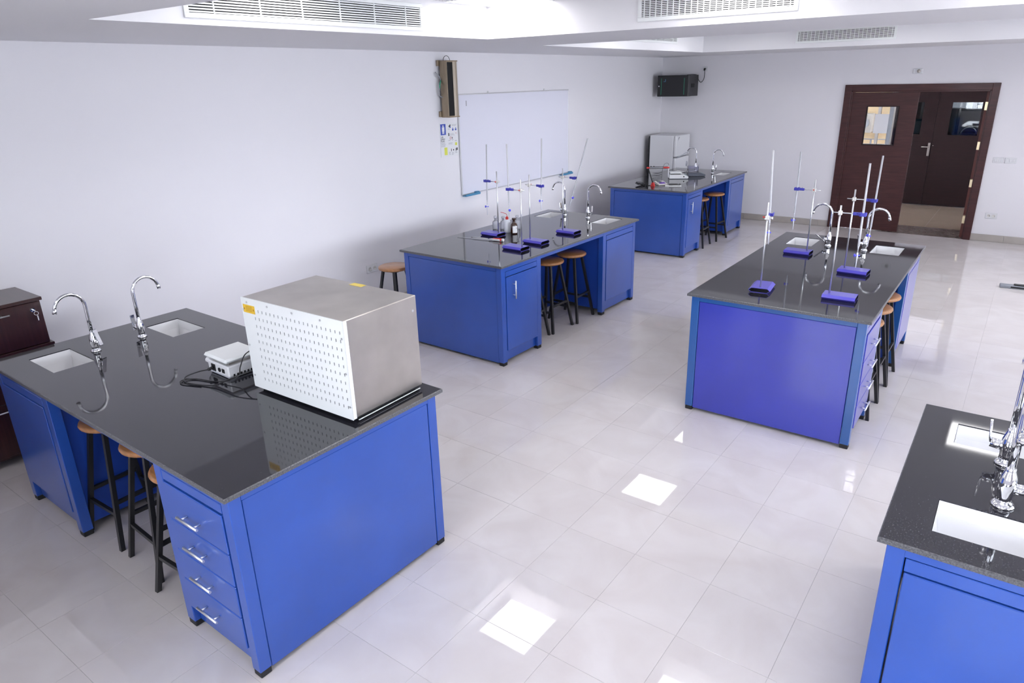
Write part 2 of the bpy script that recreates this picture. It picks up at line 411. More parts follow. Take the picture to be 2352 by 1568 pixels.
def door():
    # frame of the double door in the back wall
    t = bpy.data.objects.new('door_1', None); COL.objects.link(t); t['kind'] = 'structure'; t.location = (4.0, YB, 0)
    f = MB(); x0, x1 = -.99, .975
    for a, b in ((x0, x0+.095), (x1-.09, x1)): f.box(a, b, -.03, .015, 0, 2.155, .004)
    f.box(x0+.095, x1-.09, -.03, .015, 2.065, 2.155, .004)
    for a, b in ((x0+.085, x0+.115), (x1-.11, x1-.08)): f.box(a, b, -.012, .21, 0, 2.06, .003)
    f.box(x0+.115, x1-.11, -.012, .21, 2.045, 2.075, .003)
    f.obj('door_frame', 'door_wood', t)
    # closed left leaf with a glazed light
    def leaf_mesh(x0, x1, z1, wx0, wx1, wz0, wz1, y0, y1):
        b = MB(); b.box(x0, wx0, y0, y1, .012, z1).box(wx1, x1, y0, y1, .012, z1).box(wx0, wx1, y0, y1, .012, wz0).box(wx0, wx1, y0, y1, wz1, z1); return b
    lf = leaf_mesh(-.875, .012, 2.042, -.655, -.222, 1.295, 1.842, .02, .065).obj('door_leaf', 'door_wood', t)
    b = MB()
    for a, c, d, e in ((-.66, -.217, 1.285, 1.297), (-.66, -.217, 1.84, 1.852), (-.66, -.65, 1.297, 1.84), (-.227, -.217, 1.297, 1.84)): b.box(a, c, .014, .071, d, e)
    b.obj('glazing_bead', 'door_wood_dark', lf)
    MB().box(-.65, -.227, .040, .046, 1.297, 1.84).obj('pane', 'pane_glass', lf)
    pp = MB().box(3.468, 3.658, 8.790, 8.7915, 1.460, 1.737).obj('paper_notice', 'paper')
    tag(pp, 'blank white sheet of paper taped to the glass of the closed door leaf', 'paper')
    # right leaf swung open into the corridor: its hinge edge shows
    d = bpy.data.objects.new('open_door_leaf', None)
    lf2 = leaf_mesh(.0, .88, 2.042, .22, .655, 1.295, 1.842, -.022, .022).obj('open_door_leaf', 'door_edge_wood', t)
    lf2.location = (.852, .075, 0); lf2.rotation_euler = (0, 0, math.radians(86))
    MB().box(.222, .653, -.003, .003, 1.297, 1.84).obj('pane', 'pane_glass', lf2)
    for z in (1.854, 1.324, .804, .284):
        MB().box(.835, .868, -.016, .075, z-.055, z+.055, .002).tube([(.868, .02, z-.055), (.868, .02, z+.055)], .006, 8).obj('hinge', 'brass', t)
door()

def corridor():
    y0, y1 = YB+.2, 11.6
    b = MB().box(-1, 2.0, y1, y1+.1, 0, 2.8).box(2.0, 3.31, y1, y1+.1, 0, .85).box(2.0, 3.31, y1, y1+.1, 2.3, 2.8).box(4.93, 8, y1, y1+.1, 0, 2.8).box(3.31, 4.93, y1, y1+.1, 2.12, 2.8)
    b.box(-1.1, -1, y0, y1+.1, 0, 2.8).box(8, 8.1, y0, y1+.1, 0, 2.8)
    struct('wall_corridor', b, 'wall_paint')
    struct('ceiling_corridor', MB().box(-1.1, 8.1, y0, y1+.1, 2.8, 2.9), 'ceiling_paint')
    f = struct('floor_corridor', MB().box(-1.1, 8.1, 9.45, y1+.1, -.08, -.0015), 'grout')
    for i in range(-1, 12):
        for j in range(4):
            xx, yy = 1.3+i*.602-.6, 9.452+j*.602
            if xx > 7: continue
            MB().box(xx, xx+.6, yy, min(yy+.6, y1), -.01, 0).obj('floor_tile', 'corridor_tile', f)
    s = struct('floor_threshold', MB().box(2.9, 5.2, YB+.0, 9.45, -.08, -.012), 'grout')
    for i in range(3): MB().box(2.92+i*.752, 2.92+i*.752+.75, YB+.001, 9.447, -.012, -.001).obj('threshold_slab', 'threshold_stone', s)
    # double door on the far side of the corridor
    t = bpy.data.objects.new('door_2', None); COL.objects.link(t); t['kind'] = 'structure'; t.location = (3.97, y1, 0)
    fr = MB().box(-.655, -.63, -.02, .1, 0, 2.12).box(.86, .96, -.02, .1, 0, 2.12).box(-.63, .86, -.02, .1, 2.04, 2.12)
    fr.obj('door_frame', 'door_wood_dark', t)
    for (a, c, w0, w1) in ((-.63, .0, -.42, -.215), (.004, .86, .22, .665)):
        b = MB().box(a, w0, .02, .065, .01, 2.04).box(w1, c, .02, .065, .01, 2.04).box(w0, w1, .02, .065, .01, 1.25).box(w0, w1, .02, .065, 1.80, 2.04)
        l = b.obj('door_leaf', 'door_wood_dark', t)
        MB().box(w0, w1, .04, .046, 1.25, 1.80).obj('pane', 'pane_glass', l)
    h = MB().box(-.050, -.012, .008, .02, .88, 1.11, .003).tube([(-.03, .01, 1.04), (-.03, -.035, 1.04), (-.15, -.04, 1.04)], .009, 8).lathe([(.008, 0), (.008, .01)], 8, (.03, 0, 1.06)).obj('door_handle', 'satin_steel', t)
    w = bpy.data.objects.new('window_4', None); COL.objects.link(w); w['kind'] = 'structure'; w.location = (2.66, y1+.05, .85)  # added opening, shows the stand-in building in place of the glass reflection
    f = MB(); f.box(-.65, .65, -.03, .03, 0, .05).box(-.65, .65, -.03, .03, 1.40, 1.45).box(-.65, -.61, -.03, .03, .05, 1.4).box(.62, .65, -.03, .03, .05, 1.4).box(.36, .41, -.03, .03, .05, 1.4)
    f.obj('window_frame', 'facade_grey', w)
    MB().box(-.61, .62, -.003, .003, .05, 1.4).obj('pane', 'pane_glass', w)
    # made-up building, railing and unit standing in for the door glass's reflection
    g = MB().box(-4, 3.1, 15.2, 15.5, -1, 6); o = g.obj('stand_in_building', 'facade_tan')
    tag(o, 'made-up tan stone building standing in for the reflection in the door glass', 'building')
    struct('ceiling_sky_block', MB().box(-4, 3.15, 11.75, 15.5, 3.0, 3.2), 'facade_grey'); struct('floor_passage', MB().box(-4, 3.15, 11.75, 15.2, -.1, 0), 'corridor_tile')  # roof out of view, added to keep sky light off the tan building
    r = thing('railing', 'made-up grey metal railing, part of the stand-in for the door glass reflection', 'railing', (2.6, 13.2, 0))
    for z in (1.02, .92, .82, .62): MB().box(-2.2, .5, -.015, .015, z-.01, z+.01).obj('rail', 'rail_grey', r)
    for i in range(8): MB().box(-2.2+i*.38, -2.17+i*.38, -.015, .015, 0, 1.02).obj('post', 'rail_grey', r)
    a = thing('stand_in_outdoor_unit', 'made-up grey outdoor unit in the stand-in reflection, left of the closed leaf glass', 'air conditioner', (2.2, 15.06, 1.02))
    MB().box(-.16, .16, -.14, .14, 0, .42, .01).obj('casing', 'facade_grey', a)
    MB().lathe([(.11, 0), (.11, .01)], 20).obj('fan_grille', 'rail_grey', a).rotation_euler = (PI/2, 0, 0)
    a.children[-1].location = (0, -.145, .21) if a.children else (0, 0, 0)
    struct('trim_ground', MB().box(-30, 40, -30, ROOM_Y0-.2, -.3, -.1).box(-30, 40, 11.7, 40, -.3, -.1), 'ground_pale')
    # room behind the far doors
    b = MB().box(3.2, 3.3, 11.7, 15.0, 0, 2.8).box(7.5, 7.6, 11.7, 15, 0, 2.8).box(3.3, 7.5, 15, 15.1, 0, 1.5).box(3.3, 3.6, 15, 15.1, 1.5, 2.8).box(3.6, 7.5, 15, 15.1, 2.3, 2.8).box(6.4, 7.5, 15, 15.1, 1.5, 2.3)
    struct('wall_far_room', b, 'wall_paint'); struct('ceiling_far_room', MB().box(3.2, 7.6, 11.7, 15.1, 2.8, 2.9), 'ceiling_paint')
    struct('floor_far_room', MB().box(3.2, 7.6, 11.7, 15.1, -.08, 0), 'corridor_tile')
    w = bpy.data.objects.new('window_5', None); COL.objects.link(w); w['kind'] = 'structure'; w.location = (5.0, 15.05, 1.5)
    f = MB().box(-1.4, 1.4, -.03, .03, 0, .06).box(-1.4, 1.4, -.03, .03, .74, .80)
    for x in (-1.4, -.75, -.05, .65, 1.34): f.box(x, x+.07, -.03, .03, .06, .74)
    f.obj('window_frame', 'rail_grey', w); MB().box(-1.33, 1.34, -.003, .003, .06, .74).obj('pane', 'sky_dimming_glass', w)
    c = thing('dark_cabinet', 'dark blue cabinet behind the far door glass', 'cabinet', (3.88, 13.3, 0))
    MB().box(-.3, .3, -.25, .25, 0, 1.63, .01).obj('body', 'teal_machine', c); MB().box(-.005, .005, -.256, -.25, .05, 1.45).obj('door_seam', 'black_void', c)
    c = thing('office_chair', 'grey round-backed chair behind the far door glass', 'chair', (4.42, 12.9, 0))
    MB().tube(arc((0, 0, 1.18), .13, 0, PI, 14, (1, 0, 0), (0, 0, 1)), .02, 8).obj('back_hoop', 'rod_steel', c)
    MB().box(-.2, .2, -.05, .35, .86, .91, .02).obj('seat', 'dark_grey_plastic', c)
    MB().box(-.16, .16, .0, .03, .93, 1.22, .01).obj('backrest', 'black_plastic', c)
    for sx in (-.17, .17):
        for sy in (0, .3): MB().tube([(sx, sy, .87), (sx*1.1, sy, 0)], .012, 8).obj('leg', 'rod_steel', c)
    k = thing('wheeled_machine', 'blue machine glimpsed through the narrow far door glass', 'machine', (3.62, 12.3, 0))
    MB().box(-.2, .2, -.15, .15, .2, 1.48, .03).obj('body', 'teal_machine', k); MB().box(-.2, .2, -.15, .15, .0, .19, .02).obj('base', 'black_plastic', k)
corridor()

# ------------------------------------------------------------------ ceiling fittings
def vents():
    # (label, origin on the face, direction along face 'x' or 'y', length, z0, z1, rows, dividers)
    G = 'white linear air grilles in the ceiling recesses'
    V = [('white air grille with long thin slats, at the top left of the picture', (1.80, 1), -.97, .83, 2.675, 2.852, 9, 6),
         ('white grille with fine crossed slats at the top centre, above the first beam', (1.58, 0), 3.13, 4.20, 2.688, 2.872, 12, 24),
         ('short end of a white grille left of the far ceiling corner', (1.42, 1), 4.55, 6.10, 2.732, 2.85, 8, 6),
         ('white grille with fine crossed slats in the far recess above the door side', (7.0, 0), 2.69, 3.88, 2.700, 2.868, 11, 24)]
    for lab, (c, ax), a, b, z0, z1, rows, dv in V:
        L = b-a
        if ax == 1: t = thing('air_grille', lab, 'vent', (c, a, z0), PI/2, None)     # local x -> +y ; local y -> -x
        else: t = thing('air_grille', lab, 'vent', (a, c, z0), 0, None)             # faces -y
        s = 1 if ax == 1 else 1
        H = z1-z0; w = .026
        # local: face looks towards -y (ax 0) ; for ax 1 local -y is +x
        f = MB().box(0, L, -.012, 0, 0, w, .002).box(0, L, -.012, 0, H-w, H, .002).box(0, w, -.012, 0, w, H-w).box(L-w, L, -.012, 0, w, H-w)
        f.obj('frame', 'white_enamel', t)
        MB().box(w, L-w, -.0015, -.0005, w, H-w).obj('duct_opening', 'black_void', t)
        hh = H-2*w; p = hh/rows
        sm = MB().box(w, L-w, -.009, -.004, -p*.27, p*.27).mesh('slat', 'white_enamel')
        for i in range(rows):
            o = bpy.data.objects.new('slat', sm); COL.objects.link(o); o.parent = t; o.location = (0, 0, w+p*(i+.5))
        dm = MB().box(-.0022 if dv > 10 else -.003, .0022 if dv > 10 else .003, -.012, -.0045, w, H-w).mesh('divider', 'white_enamel')
        for i in range(dv):
            o = bpy.data.objects.new('divider', dm); COL.objects.link(o); o.parent = t; o.location = (w+(L-2*w)*(i+.5)/dv, 0, 0)
vents()
def panels():
    proto = None
    nm = {(0, 0): 'nearest left wall', (1, 0): 'second from left wall', (2, 0): 'third from left wall', (3, 0): 'nearest right wall'}
    rows = [(-3.45, 'by the windows'), (-.45, 'in near recess, window side'), (1.30, 'in near recess, beam side'), (4.32, 'in far recess, beam side'), (6.02, 'in far recess, door side')]
    for j, (y, rn) in enumerate(rows):
        for i, x in enumerate((2.145, 3.90, 5.62, 7.35)):
            t = thing('ceiling_light', 'square ceiling light %s, %s' % (rn, nm[(i, 0)]), 'ceiling light', (x, y, ZC-.012), 0, 'ceiling light panels')
            if proto is None:
                h = .29
                proto = (MB().box(-h, h, -h, -h+.012, 0, .012).box(-h, h, h-.012, h, 0, .012).box(-h, -h+.012, -h+.012, h-.012, 0, .012).box(h-.012, h, -h+.012, h-.012, 0, .012).mesh('frame', 'white_enamel'),
                         MB().box(-h+.012, h-.012, -h+.012, h-.012, .003, .010).mesh('diffuser', 'light_panel'))
            for nme, me in zip(('frame', 'diffuser'), proto):
                o = bpy.data.objects.new(nme, me); COL.objects.link(o); o.parent = t
panels()

# ------------------------------------------------------------------ benches
BW, BL, OH = 1.1866, 2.4042, .026
def grid_slab(xs, ys, holes, z0, z1):
    b = MB(); nx, ny = len(xs)-1, len(ys)-1
    sol = lambda i, j: 0 <= i < nx and 0 <= j < ny and not any(h[0] < (xs[i]+xs[i+1])/2 < h[1] and h[2] < (ys[j]+ys[j+1])/2 < h[3] for h in holes)
    for i in range(nx):
        for j in range(ny):
            if not sol(i, j): continue
            x0, x1, y0, y1 = xs[i], xs[i+1], ys[j], ys[j+1]
            b.cur = 0; b.quad((x0, y0, z1), (x1, y0, z1), (x1, y1, z1), (x0, y1, z1)); b.quad((x0, y0, z0), (x0, y1, z0), (x1, y1, z0), (x1, y0, z0))
            if not sol(i-1, j): b.quad((x0, y0, z0), (x0, y0, z1), (x0, y1, z1), (x0, y1, z0))
            if not sol(i+1, j): b.quad((x1, y0, z0), (x1, y1, z0), (x1, y1, z1), (x1, y0, z1))
            if not sol(i, j-1): b.quad((x0, y0, z0), (x1, y0, z0), (x1, y0, z1), (x0, y0, z1))
            if not sol(i, j+1): b.quad((x0, y1, z0), (x0, y1, z1), (x1, y1, z1), (x1, y1, z0))
    return b
def bench(label, loc, rz, left, right, sinks, us=(1.92, 2.26), group=None, frame_mat='blue_paint'):
    """local x = across (v), local y = along (u) from the drawer end"""
    t = thing('lab_bench', label, 'bench', loc, rz)
    holes = [(a, b, us[0], us[1]) for a, b in sinks]
    e = .004
    xs = sorted([e, BW-e]+[q for h in holes for q in h[:2]]); ys = [e, us[0], us[1], BL-e]
    b = grid_slab(xs, ys, holes, .881, .900)
    # eased rim round the slab
    b.cur = 1
    b.box(0, e, 0, BL, .881, .897).box(BW-e, BW, 0, BL, .881, .897).box(e, BW-e, 0, e, .881, .897).box(e, BW-e, BL-e, BL, .881, .897)
    for (A, B) in (((0, 0), (BW, 0)), ((BW, 0), (BW, BL)), ((BW, BL), (0, BL)), ((0, BL), (0, 0))):
        ii = lambda q: (min(max(q[0], e), BW-e), min(max(q[1], e), BL-e))
        b.quad((A[0], A[1], .897), (B[0], B[1], .897), (*ii(B), .900), (*ii(A), .900))
    b.obj('worktop', ['granite', 'granite_edge'], t, fix=False)
    for (a, c) in sinks:
        s = MB(); o_ = -.0015; x0, x1, y0, y1, zt, zb = a-o_, c+o_, us[0]-o_, us[1]+o_, .895, .75
        i = .018
        P = [(x0, y0), (x1, y0), (x1, y1), (x0, y1)]; Q = [(x0+i, y0+i), (x1-i, y0+i), (x1-i, y1-i), (x0+i, y1-i)]
        for k in range(4):
            k2 = (k+1) % 4
            s.quad((*P[k], zt), (*P[k2], zt), (*P[k2], zt-.058), (*P[k], zt-.058))
            s.quad((*P[k], zt-.058), (*P[k2], zt-.058), (*Q[k2], zb), (*Q[k], zb))
        s.quad(*[(*q, zb) for q in Q]); s.quad(*[(*q, zb-.01) for q in Q])
        so = s.obj('sink_basin', 'ceramic', t, fix=False)
        MB().lathe([(.0, .002), (.016, .002), (.02, .0)], 16, ((x0+x1)/2, (y0+y1)/2, zb+.001)).obj('drain', 'chrome', so); MB().lathe([(0, .0032), (.011, .0032), (.011, .0015)], 14, ((x0+x1)/2, (y0+y1)/2, zb+.001)).obj('drain_hole', 'black_void', so)
    X0, X1 = OH, BW-OH
    # frame
    f = MB(); pw = .055; bv = .003
    U = [(.026, .082), (.535, .597), (1.69, 1.750), (BL-.085, BL-.028)]
    for (u0, u1) in U:
        for (a, c) in ((X0, X0+pw), (X1-pw, X1)): f.box(a, c, u0, u1, .03, .8805, bv)
    for (a, c) in ((X0+.001, X0+.04), (X1-.04, X1-.001)):
        for k in range(3): f.box(a, c, U[k][1]-.001, U[k+1][0]+.001, .842 if k == 1 else .838, .8805)
    for u in (.027, BL-.068): f.box(X0+pw, X1-pw, u, u+.04, .845, .8805)
    f.obj('frame', frame_mat, t)
    for (u0, u1) in U:
        for (a, c) in ((X0, X0+pw), (X1-pw, X1)): MB().box(a+.002, c-.002, u0+.002, u1-.002, 0, .032, .003).obj('foot', 'rubber', t)
    for (u0, u1) in ((.030, .046), (BL-.050, BL-.034)):
        MB().box(X0+pw+.003, X1-pw-.003, u0, u1, .022, .842, .002).obj('end_panel', 'blue_front_paint' if frame_mat != 'blue_paint' else 'blue_paint', t)
    # knee-space lining and spine
    for (u0, u1) in ((.545, .560), (1.725, 1.740)): MB().box(X0+pw, X1-pw, u0, u1, .05, .86).obj('side_panel', 'blue_inner_paint', t)
    MB().box(BW/2-.012, BW/2+.012, .56, 1.725, .05, .86).obj('back_panel', 'blue_inner_paint', t)
    FM = 'blue_paint' if frame_mat == 'blue_paint' else 'blue_front_paint'
    for side, kind in ((0, left), (1, right)):
        def bx(d0, d1, u0, u1, z0, z1, bb=.002, mb=None):     # d measured outwards from the frame face
            mb = mb or MB()
            if side == 0: mb.box(X0-d1, X0-d0, u0, u1, z0, z1, bb)
            else: mb.box(X1+d0, X1+d1, u0, u1, z0, z1, bb)
            return mb
        sgn = -1 if side == 0 else 1; XF = X0 if side == 0 else X1
        def handle(par, uc, z, horiz):
            h = MB(); d0, d1 = .004, .036; L2, S2 = .078, .048
            if horiz:
                h.tube([(XF+sgn*d1, uc-L2, z), (XF+sgn*d1, uc+L2, z)], .0062, 10)
                for q in (-S2, S2): h.tube([(XF+sgn*d0, uc+q, z), (XF+sgn*d1, uc+q, z)], .004, 8)
            else:
                h.tube([(XF+sgn*d1, uc, z-L2), (XF+sgn*d1, uc, z+L2)], .0062, 10)
                for q in (-S2, S2): h.tube([(XF+sgn*d0, uc, z+q), (XF+sgn*d1, uc, z+q)], .004, 8)
            h.obj('handle', 'handle_steel', par)
        MB().box(*((X0+.03, X0+.42) if side == 0 else (X1-.42, X1-.03)), .09, .53, .12, .835).obj('carcass', 'black_void', t)
        MB().box(*((X0+.03, X0+.42) if side == 0 else (X1-.42, X1-.03)), 1.76, 2.31, .12, .70).obj('carcass', 'black_void', t)
        bx(-.018, .000, .086, .531, .790, .834).obj('fascia_strip', FM, t)
        bx(-.018, .000, 1.754, BL-.089, .785, .834).obj('fascia_strip', FM, t)
        if kind == 'drawers':
            for z0, z1 in ((.602, .782), (.446, .598), (.292, .442), (.130, .288)):
                d = bx(-.014, .005, .088, .529, z0, z1, .003).obj('drawer', FM, t)
                handle(d, .32, (z0+z1)/2-(.02 if z0 > .6 else 0), True)
        else:
            d = bx(-.014, .005, .088, .529, .130, .785, .003).obj('door', FM, t); handle(d, .175, .665, False)
        bx(-.014, .003, 1.758, BL-.091, .140, .780, .003).obj('cabinet_panel', FM, t)
        bx(-.045, -.028, .084, .533, .030, .126).obj('plinth', FM, t)
        bx(-.045, -.028, 1.752, BL-.087, .030, .136).obj('plinth', FM, t)
    return t
B1 = bench('blue lab bench at left with the steel oven on its dark top', (.9351+BL*math.cos(-.0148), -2.0094+BL*math.sin(-.0148), 0), PI/2-.0148, 'drawers', 'door', [(.155, .37), (.82, 1.03)], (1.895, 2.235))
B2 = bench('blue steel lab bench by the whiteboard with bottles and four burette stands', (.9755, 1.2158, 0), -.0149, 'drawers', 'door', [(.105, .315), (.835, 1.035)], (1.97, 2.31))
B3 = bench('farthest blue lab bench, with balances, before the refrigerator', (.7275, 5.5690, 0), .0135, 'drawers', 'door', [(.13, .33), (.865, 1.03)], (1.78, 2.14))
B4 = bench('right-hand blue lab bench with four burette stands and a drawer column', (3.7246, 1.3010, 0), .0042, 'door', 'drawers', [(.135, .36), (.825, 1.05)], (1.885, 2.225), frame_mat='blue_frame_paint')
B5 = bench('blue lab bench cut off at the bottom right corner, with two nearby sinks', (5.3413+BL, -.9457+BL*.0061, 0), PI/2+.0061, 'drawers', 'door', [(.132, .355), (.84, 1.04)], (1.75, 2.265))

# ------------------------------------------------------------------ faucets
def faucet(label, loc, rz, hdir, paddle=True, tilt=0.25):
    """local +y = spout direction; hdir = handle direction angle (local)"""
    t = thing('faucet', label, 'faucet', loc, rz)
    MB().lathe([(.027, 0), (.027, .005), (.023, .010), (.019, .014)], 20).obj('base_ring', 'chrome', t)
    MB().lathe([(.019, .012), (.018, .03), (.021, .05), (.0215, .075), (.017, .095), (.0125, .108), (.0115, .112), (.0115, .118), (.0095, .12)], 20).obj('body', 'chrome', t)
    R = .078
    pts = [(0, 0, .115), (0, 0, .2), (0, 0, .28)]+[tuple(q) for q in arc((0, R, .283), R, PI, .12, 16, (0, 1, 0), (0, 0, 1))]
    MB().tube(pts, .0098, 12).obj('spout', 'chrome', t)
    p, q = Vector(pts[-2]), Vector(pts[-1]); d = (q-p).normalized()
    MB().tube([q-d*.004, q+d*.022], .0118, 12).obj('aerator', 'chrome', t)
    hx, hy = math.cos(hdir), math.sin(hdir)
    h = MB().tube([(hx*.012, hy*.012, .058), (hx*.045, hy*.045, .062)], .0145, 14)
    h.obj('valve', 'chrome', t)
    if paddle:
        b = MB(); M = Matrix.Translation((hx*.047, hy*.047, .05)) @ Matrix.Rotation(hdir, 4, 'Z') @ Matrix.Rotation(tilt, 4, 'Y'); b.M = M
        b.box(-.004, .004, -.014, .014, -.012, .088, .003); b.M = None
        b.obj('lever_handle', 'chrome', t)
    else:
        MB().tube([(hx*.045, hy*.045, .062), (hx*.048, hy*.048, .075), (hx*.052, hy*.052, .135)], [.003, .0028, .0035], 8).obj('lever_handle', 'chrome', t)
    return t
D = math.radians
faucet('tall chrome faucet by the nearer sink of the left bench, spout to the left', (1.294, -1.574, .9), PI, D(200), True, -.3)
faucet('tall chrome faucet by the farther sink of the left bench, spout to the right', (1.283, -1.297, .9), 0, D(195), True, .05)
faucet('chrome faucet by the wall-side sink of the bench with bottles', (1.38, 3.397, .9), PI/2, D(90), True, .12)
faucet('chrome faucet by the aisle-side sink of the bench with bottles', (1.693, 3.378, .9), -PI/2, D(85), True, .05)
faucet('chrome faucet of the farthest bench, in front of the refrigerator', (1.14, 7.703, .9), PI/2, D(-90), True, .1)
faucet('chrome faucet of the farthest bench, nearer its aisle side', (1.488, 7.537, .9), -PI/2, D(90), True, .1)
faucet('chrome faucet of the right-hand bench with spout to the left', (4.194, 3.28, .9), PI/2, D(120), True, .9)
faucet('chrome faucet of the right-hand bench with spout to the right', (4.492, 3.25, .9), -PI/2, D(-60), True, .2)
faucet('chrome faucet by the nearer sink of the bench at bottom right', (5.661, -.515, .9), PI, PI, True, .1).scale = (1.35, 1.35, 1.25)
faucet('chrome faucet by the farther sink of the bench at bottom right, thin pin lever', (5.653, -.184, .9), 0, PI, False).scale = (1.35, 1.35, 1.25)

# ------------------------------------------------------------------ stools
def make_stool():
    t = thing('lab_stool', 'round wooden stool', 'stool')
    MB().lathe([(0, .655), (.135, .655), (.148, .662), (.152, .672), (.148, .682), (.138, .687), (0, .688)], 32).obj('seat', 'seat_wood', t)
    MB().box(-.085, .085, -.085, .085, .640, .655, .003).obj('seat_frame', 'black_steel', t)
    top, bot = .075, .168
    for sx in (-1, 1):
        for sy in (-1, 1):
            l = MB(); w = .0115
            P = lambda z: (sx*(bot+(top-bot)*z/.645), sy*(bot+(top-bot)*z/.645))
            a, c = P(0), P(.645)
            vs = [(a[0]+i*w, a[1]+j*w, 0.0) for i, j in ((-1, -1), (1, -1), (1, 1), (-1, 1))]+[(c[0]+i*w, c[1]+j*w, .645) for i, j in ((-1, -1), (1, -1), (1, 1), (-1, 1))]
            l._add(vs, [(0, 3, 2, 1), (4, 5, 6, 7), (0, 1, 5, 4), (1, 2, 6, 5), (2, 3, 7, 6), (3, 0, 4, 7)])
            l.obj('leg', 'black_steel', t)
    for z, dirs in ((.20, ((1, -1), (1, 1))), (.26, ((0, -1), (0, 1)))):
        k = bot+(top-bot)*z/.645
        for ax, s in dirs:
            b = MB()
            if ax == 1: b.box(-k, k, s*k-.009, s*k+.009, z-.010, z+.010)
            else: b.box(s*k-.009, s*k+.009, -k, k, z-.010, z+.010)
            b.obj('stretcher', 'black_steel', t)
    return t
stool0 = make_stool(); kids = build_kids()
G = 'wooden-seated black stools under the benches'
ST = [((1.765, -1.765), 2, 'round wood-topped stool farthest from the drawers under the left bench'),
      ((2.205, -1.765), -3, 'middle stool of three in the knee space of the left bench'),
      ((2.578, -1.81), 2, 'stool half hidden beside the drawer column of the left bench'),
      ((.735, 1.36), 4, 'stool standing alone between the left wall and the bench with bottles'),
      ((1.86, 1.93), 2, 'stool mostly hidden behind the door unit of the bench with bottles'),
      ((1.88, 2.315), -2, 'middle stool of three under the bench with bottles'),
      ((1.905, 2.695), 2, 'stool nearest the sink cabinet under the bench with bottles'),
      ((1.72, 6.44), 4, 'stool nearest the door unit under the farthest bench'),
      ((1.745, 6.99), -5, 'stool nearest the sink end under the farthest bench'),
      ((4.738, 2.02), 0, 'stool nearest the drawers under the right-hand bench'),
      ((4.738, 2.375), 0, 'middle stool of three under the right-hand bench'),
      ((4.738, 2.735), 0, 'farthest of three stools under the right-hand bench')]
for i, (xy, a, lab) in enumerate(ST):
    o = stool0 if i == 0 else copy_tree(stool0)
    o.location = (xy[0], xy[1], 0); o.rotation_euler = (0, 0, D(a)); o['label'] = lab; o['group'] = G

# ------------------------------------------------------------------ burette stands and burettes
def stand(label, x, y, rz, clampz, gap=.135):
    t = thing('burette_stand', label, 'stand', (x, y, .9), rz)
    hw, hh = .074, .0165                     # folded base, open at both ends: local x = length
    outer = [(-hw, hh), (-hw+.02, 0.001), (hw-.02, 0.001), (hw, hh), (hw-.02, 2*hh), (-hw+.02, 2*hh)]
    inner = [(-hw+.003, hh), (-hw+.0215, .0035), (hw-.0215, .0035), (hw-.003, hh), (hw-.0215, 2*hh-.002), (-hw+.0215, 2*hh-.002)]
    b = MB(); x0, x1 = -.035, .172
    for k in range(6):
        k2 = (k+1) % 6; o1, o2, i1, i2 = outer[k], outer[k2], inner[k], inner[k2]
        b.cur = 0; b.quad((x0, *o1), (x0, *o2), (x1, *o2), (x1, *o1))
        b.quad((x0, *o1), (x0, *i1), (x0, *i2), (x0, *o2)); b.quad((x1, *o1), (x1, *o2), (x1, *i2), (x1, *i1))
        b.cur = 1; b.quad((x0, *i1), (x1, *i1), (x1, *i2), (x0, *i2))
    b.obj('base', ['stand_blue', 'black_plastic'], t, fix=False)
    MB().tube([(0, 0, .031), (0, 0, .622)], .0058, 10).obj('rod', 'rod_steel', t)
    cz = clampz-.9
    MB().box(-.012, .012, -.013, .013, cz-.014, cz+.014, .003).tube([(0, -.013, cz), (0, -.032, cz)], .003, 8).box(-.002, .002, -.038, -.028, cz-.008, cz+.008, .001).obj('boss_head', 'cream_plastic', t)
    MB().tube([(0, .012, cz), (0, .03, cz+.004)], .0045, 8).obj('thumb_screw', 'red_plastic', t)
    j = MB().tube([(-.05, .006, cz), (gap-.055, .006, cz)], .0036, 8).obj('clamp_arm', 'rod_steel', t)
    j = MB().box(gap-.060, gap-.018, .000, .014, cz-.010, cz+.010, .003)
    j.box(gap-.02, gap+.022, -.018, -.010, cz-.012, cz+.012, .003).box(gap-.02, gap+.022, .010, .018, cz-.012, cz+.012, .003).box(gap-.02, gap-.010, -.018, .018, cz-.010, cz+.010, .002)
    j.tube([(gap-.035, -.004, cz), (gap-.035, -.018, cz+.012)], .002, 6)
    j.obj('clamp_jaw', 'clamp_blue', t)
    return t
def burette(label, x, y, ztop, zbot, lean=(0, 0), kr=0.0):
    """tube from ztop to zbot (tip end); lean = horizontal offset of the top"""
    t = thing('burette', label, 'burette', (x, y, zbot)); L = ztop-zbot
    lx, ly = lean; sk = Matrix(((1, 0, lx/L, 0), (0, 1, ly/L, 0), (0, 0, 1, 0), (0, 0, 0, 1)))
    def m_(): b = MB(); b.M = sk; return b
    m_().lathe([(.0062, .145), (.0066, .155), (.0066, L), (.0056, L), (.0056, .155)], 12).obj('glass_tube', 'burette_glass', t)
    m_().lathe([(.0062, .145), (.0028, .12), (.0028, .10)], 10).obj('neck', 'burette_glass', t)
    m_().lathe([(.004, .10), (.0052, .095), (.0052, .066), (.0042, .06), (.0024, .0)], 10).obj('tip', 'translucent_plastic', t)
    b = MB(); b.M = sk @ Matrix.Translation((0, 0, .082)) @ Matrix.Rotation(kr, 4, 'Z') @ Matrix.Rotation(PI/2, 4, 'Y')
    b.lathe([(.0045, -.014), (.0045, .012), (.011, .013), (.011, .020), (.004, .022)], 14).obj('stopcock', 'stopcock_blue', t)
    return t
stand('blue-based retort stand behind the red pipette filler', 1.407, 2.145, PI-.05, 1.424)
burette('clear burette leftmost above the bench with bottles', 1.272, 2.150, 1.765, 1.095, (.020, 0), D(200))
stand('retort stand nearest the corner of the bench with bottles', 1.955, 1.775, PI-.04, 1.430)
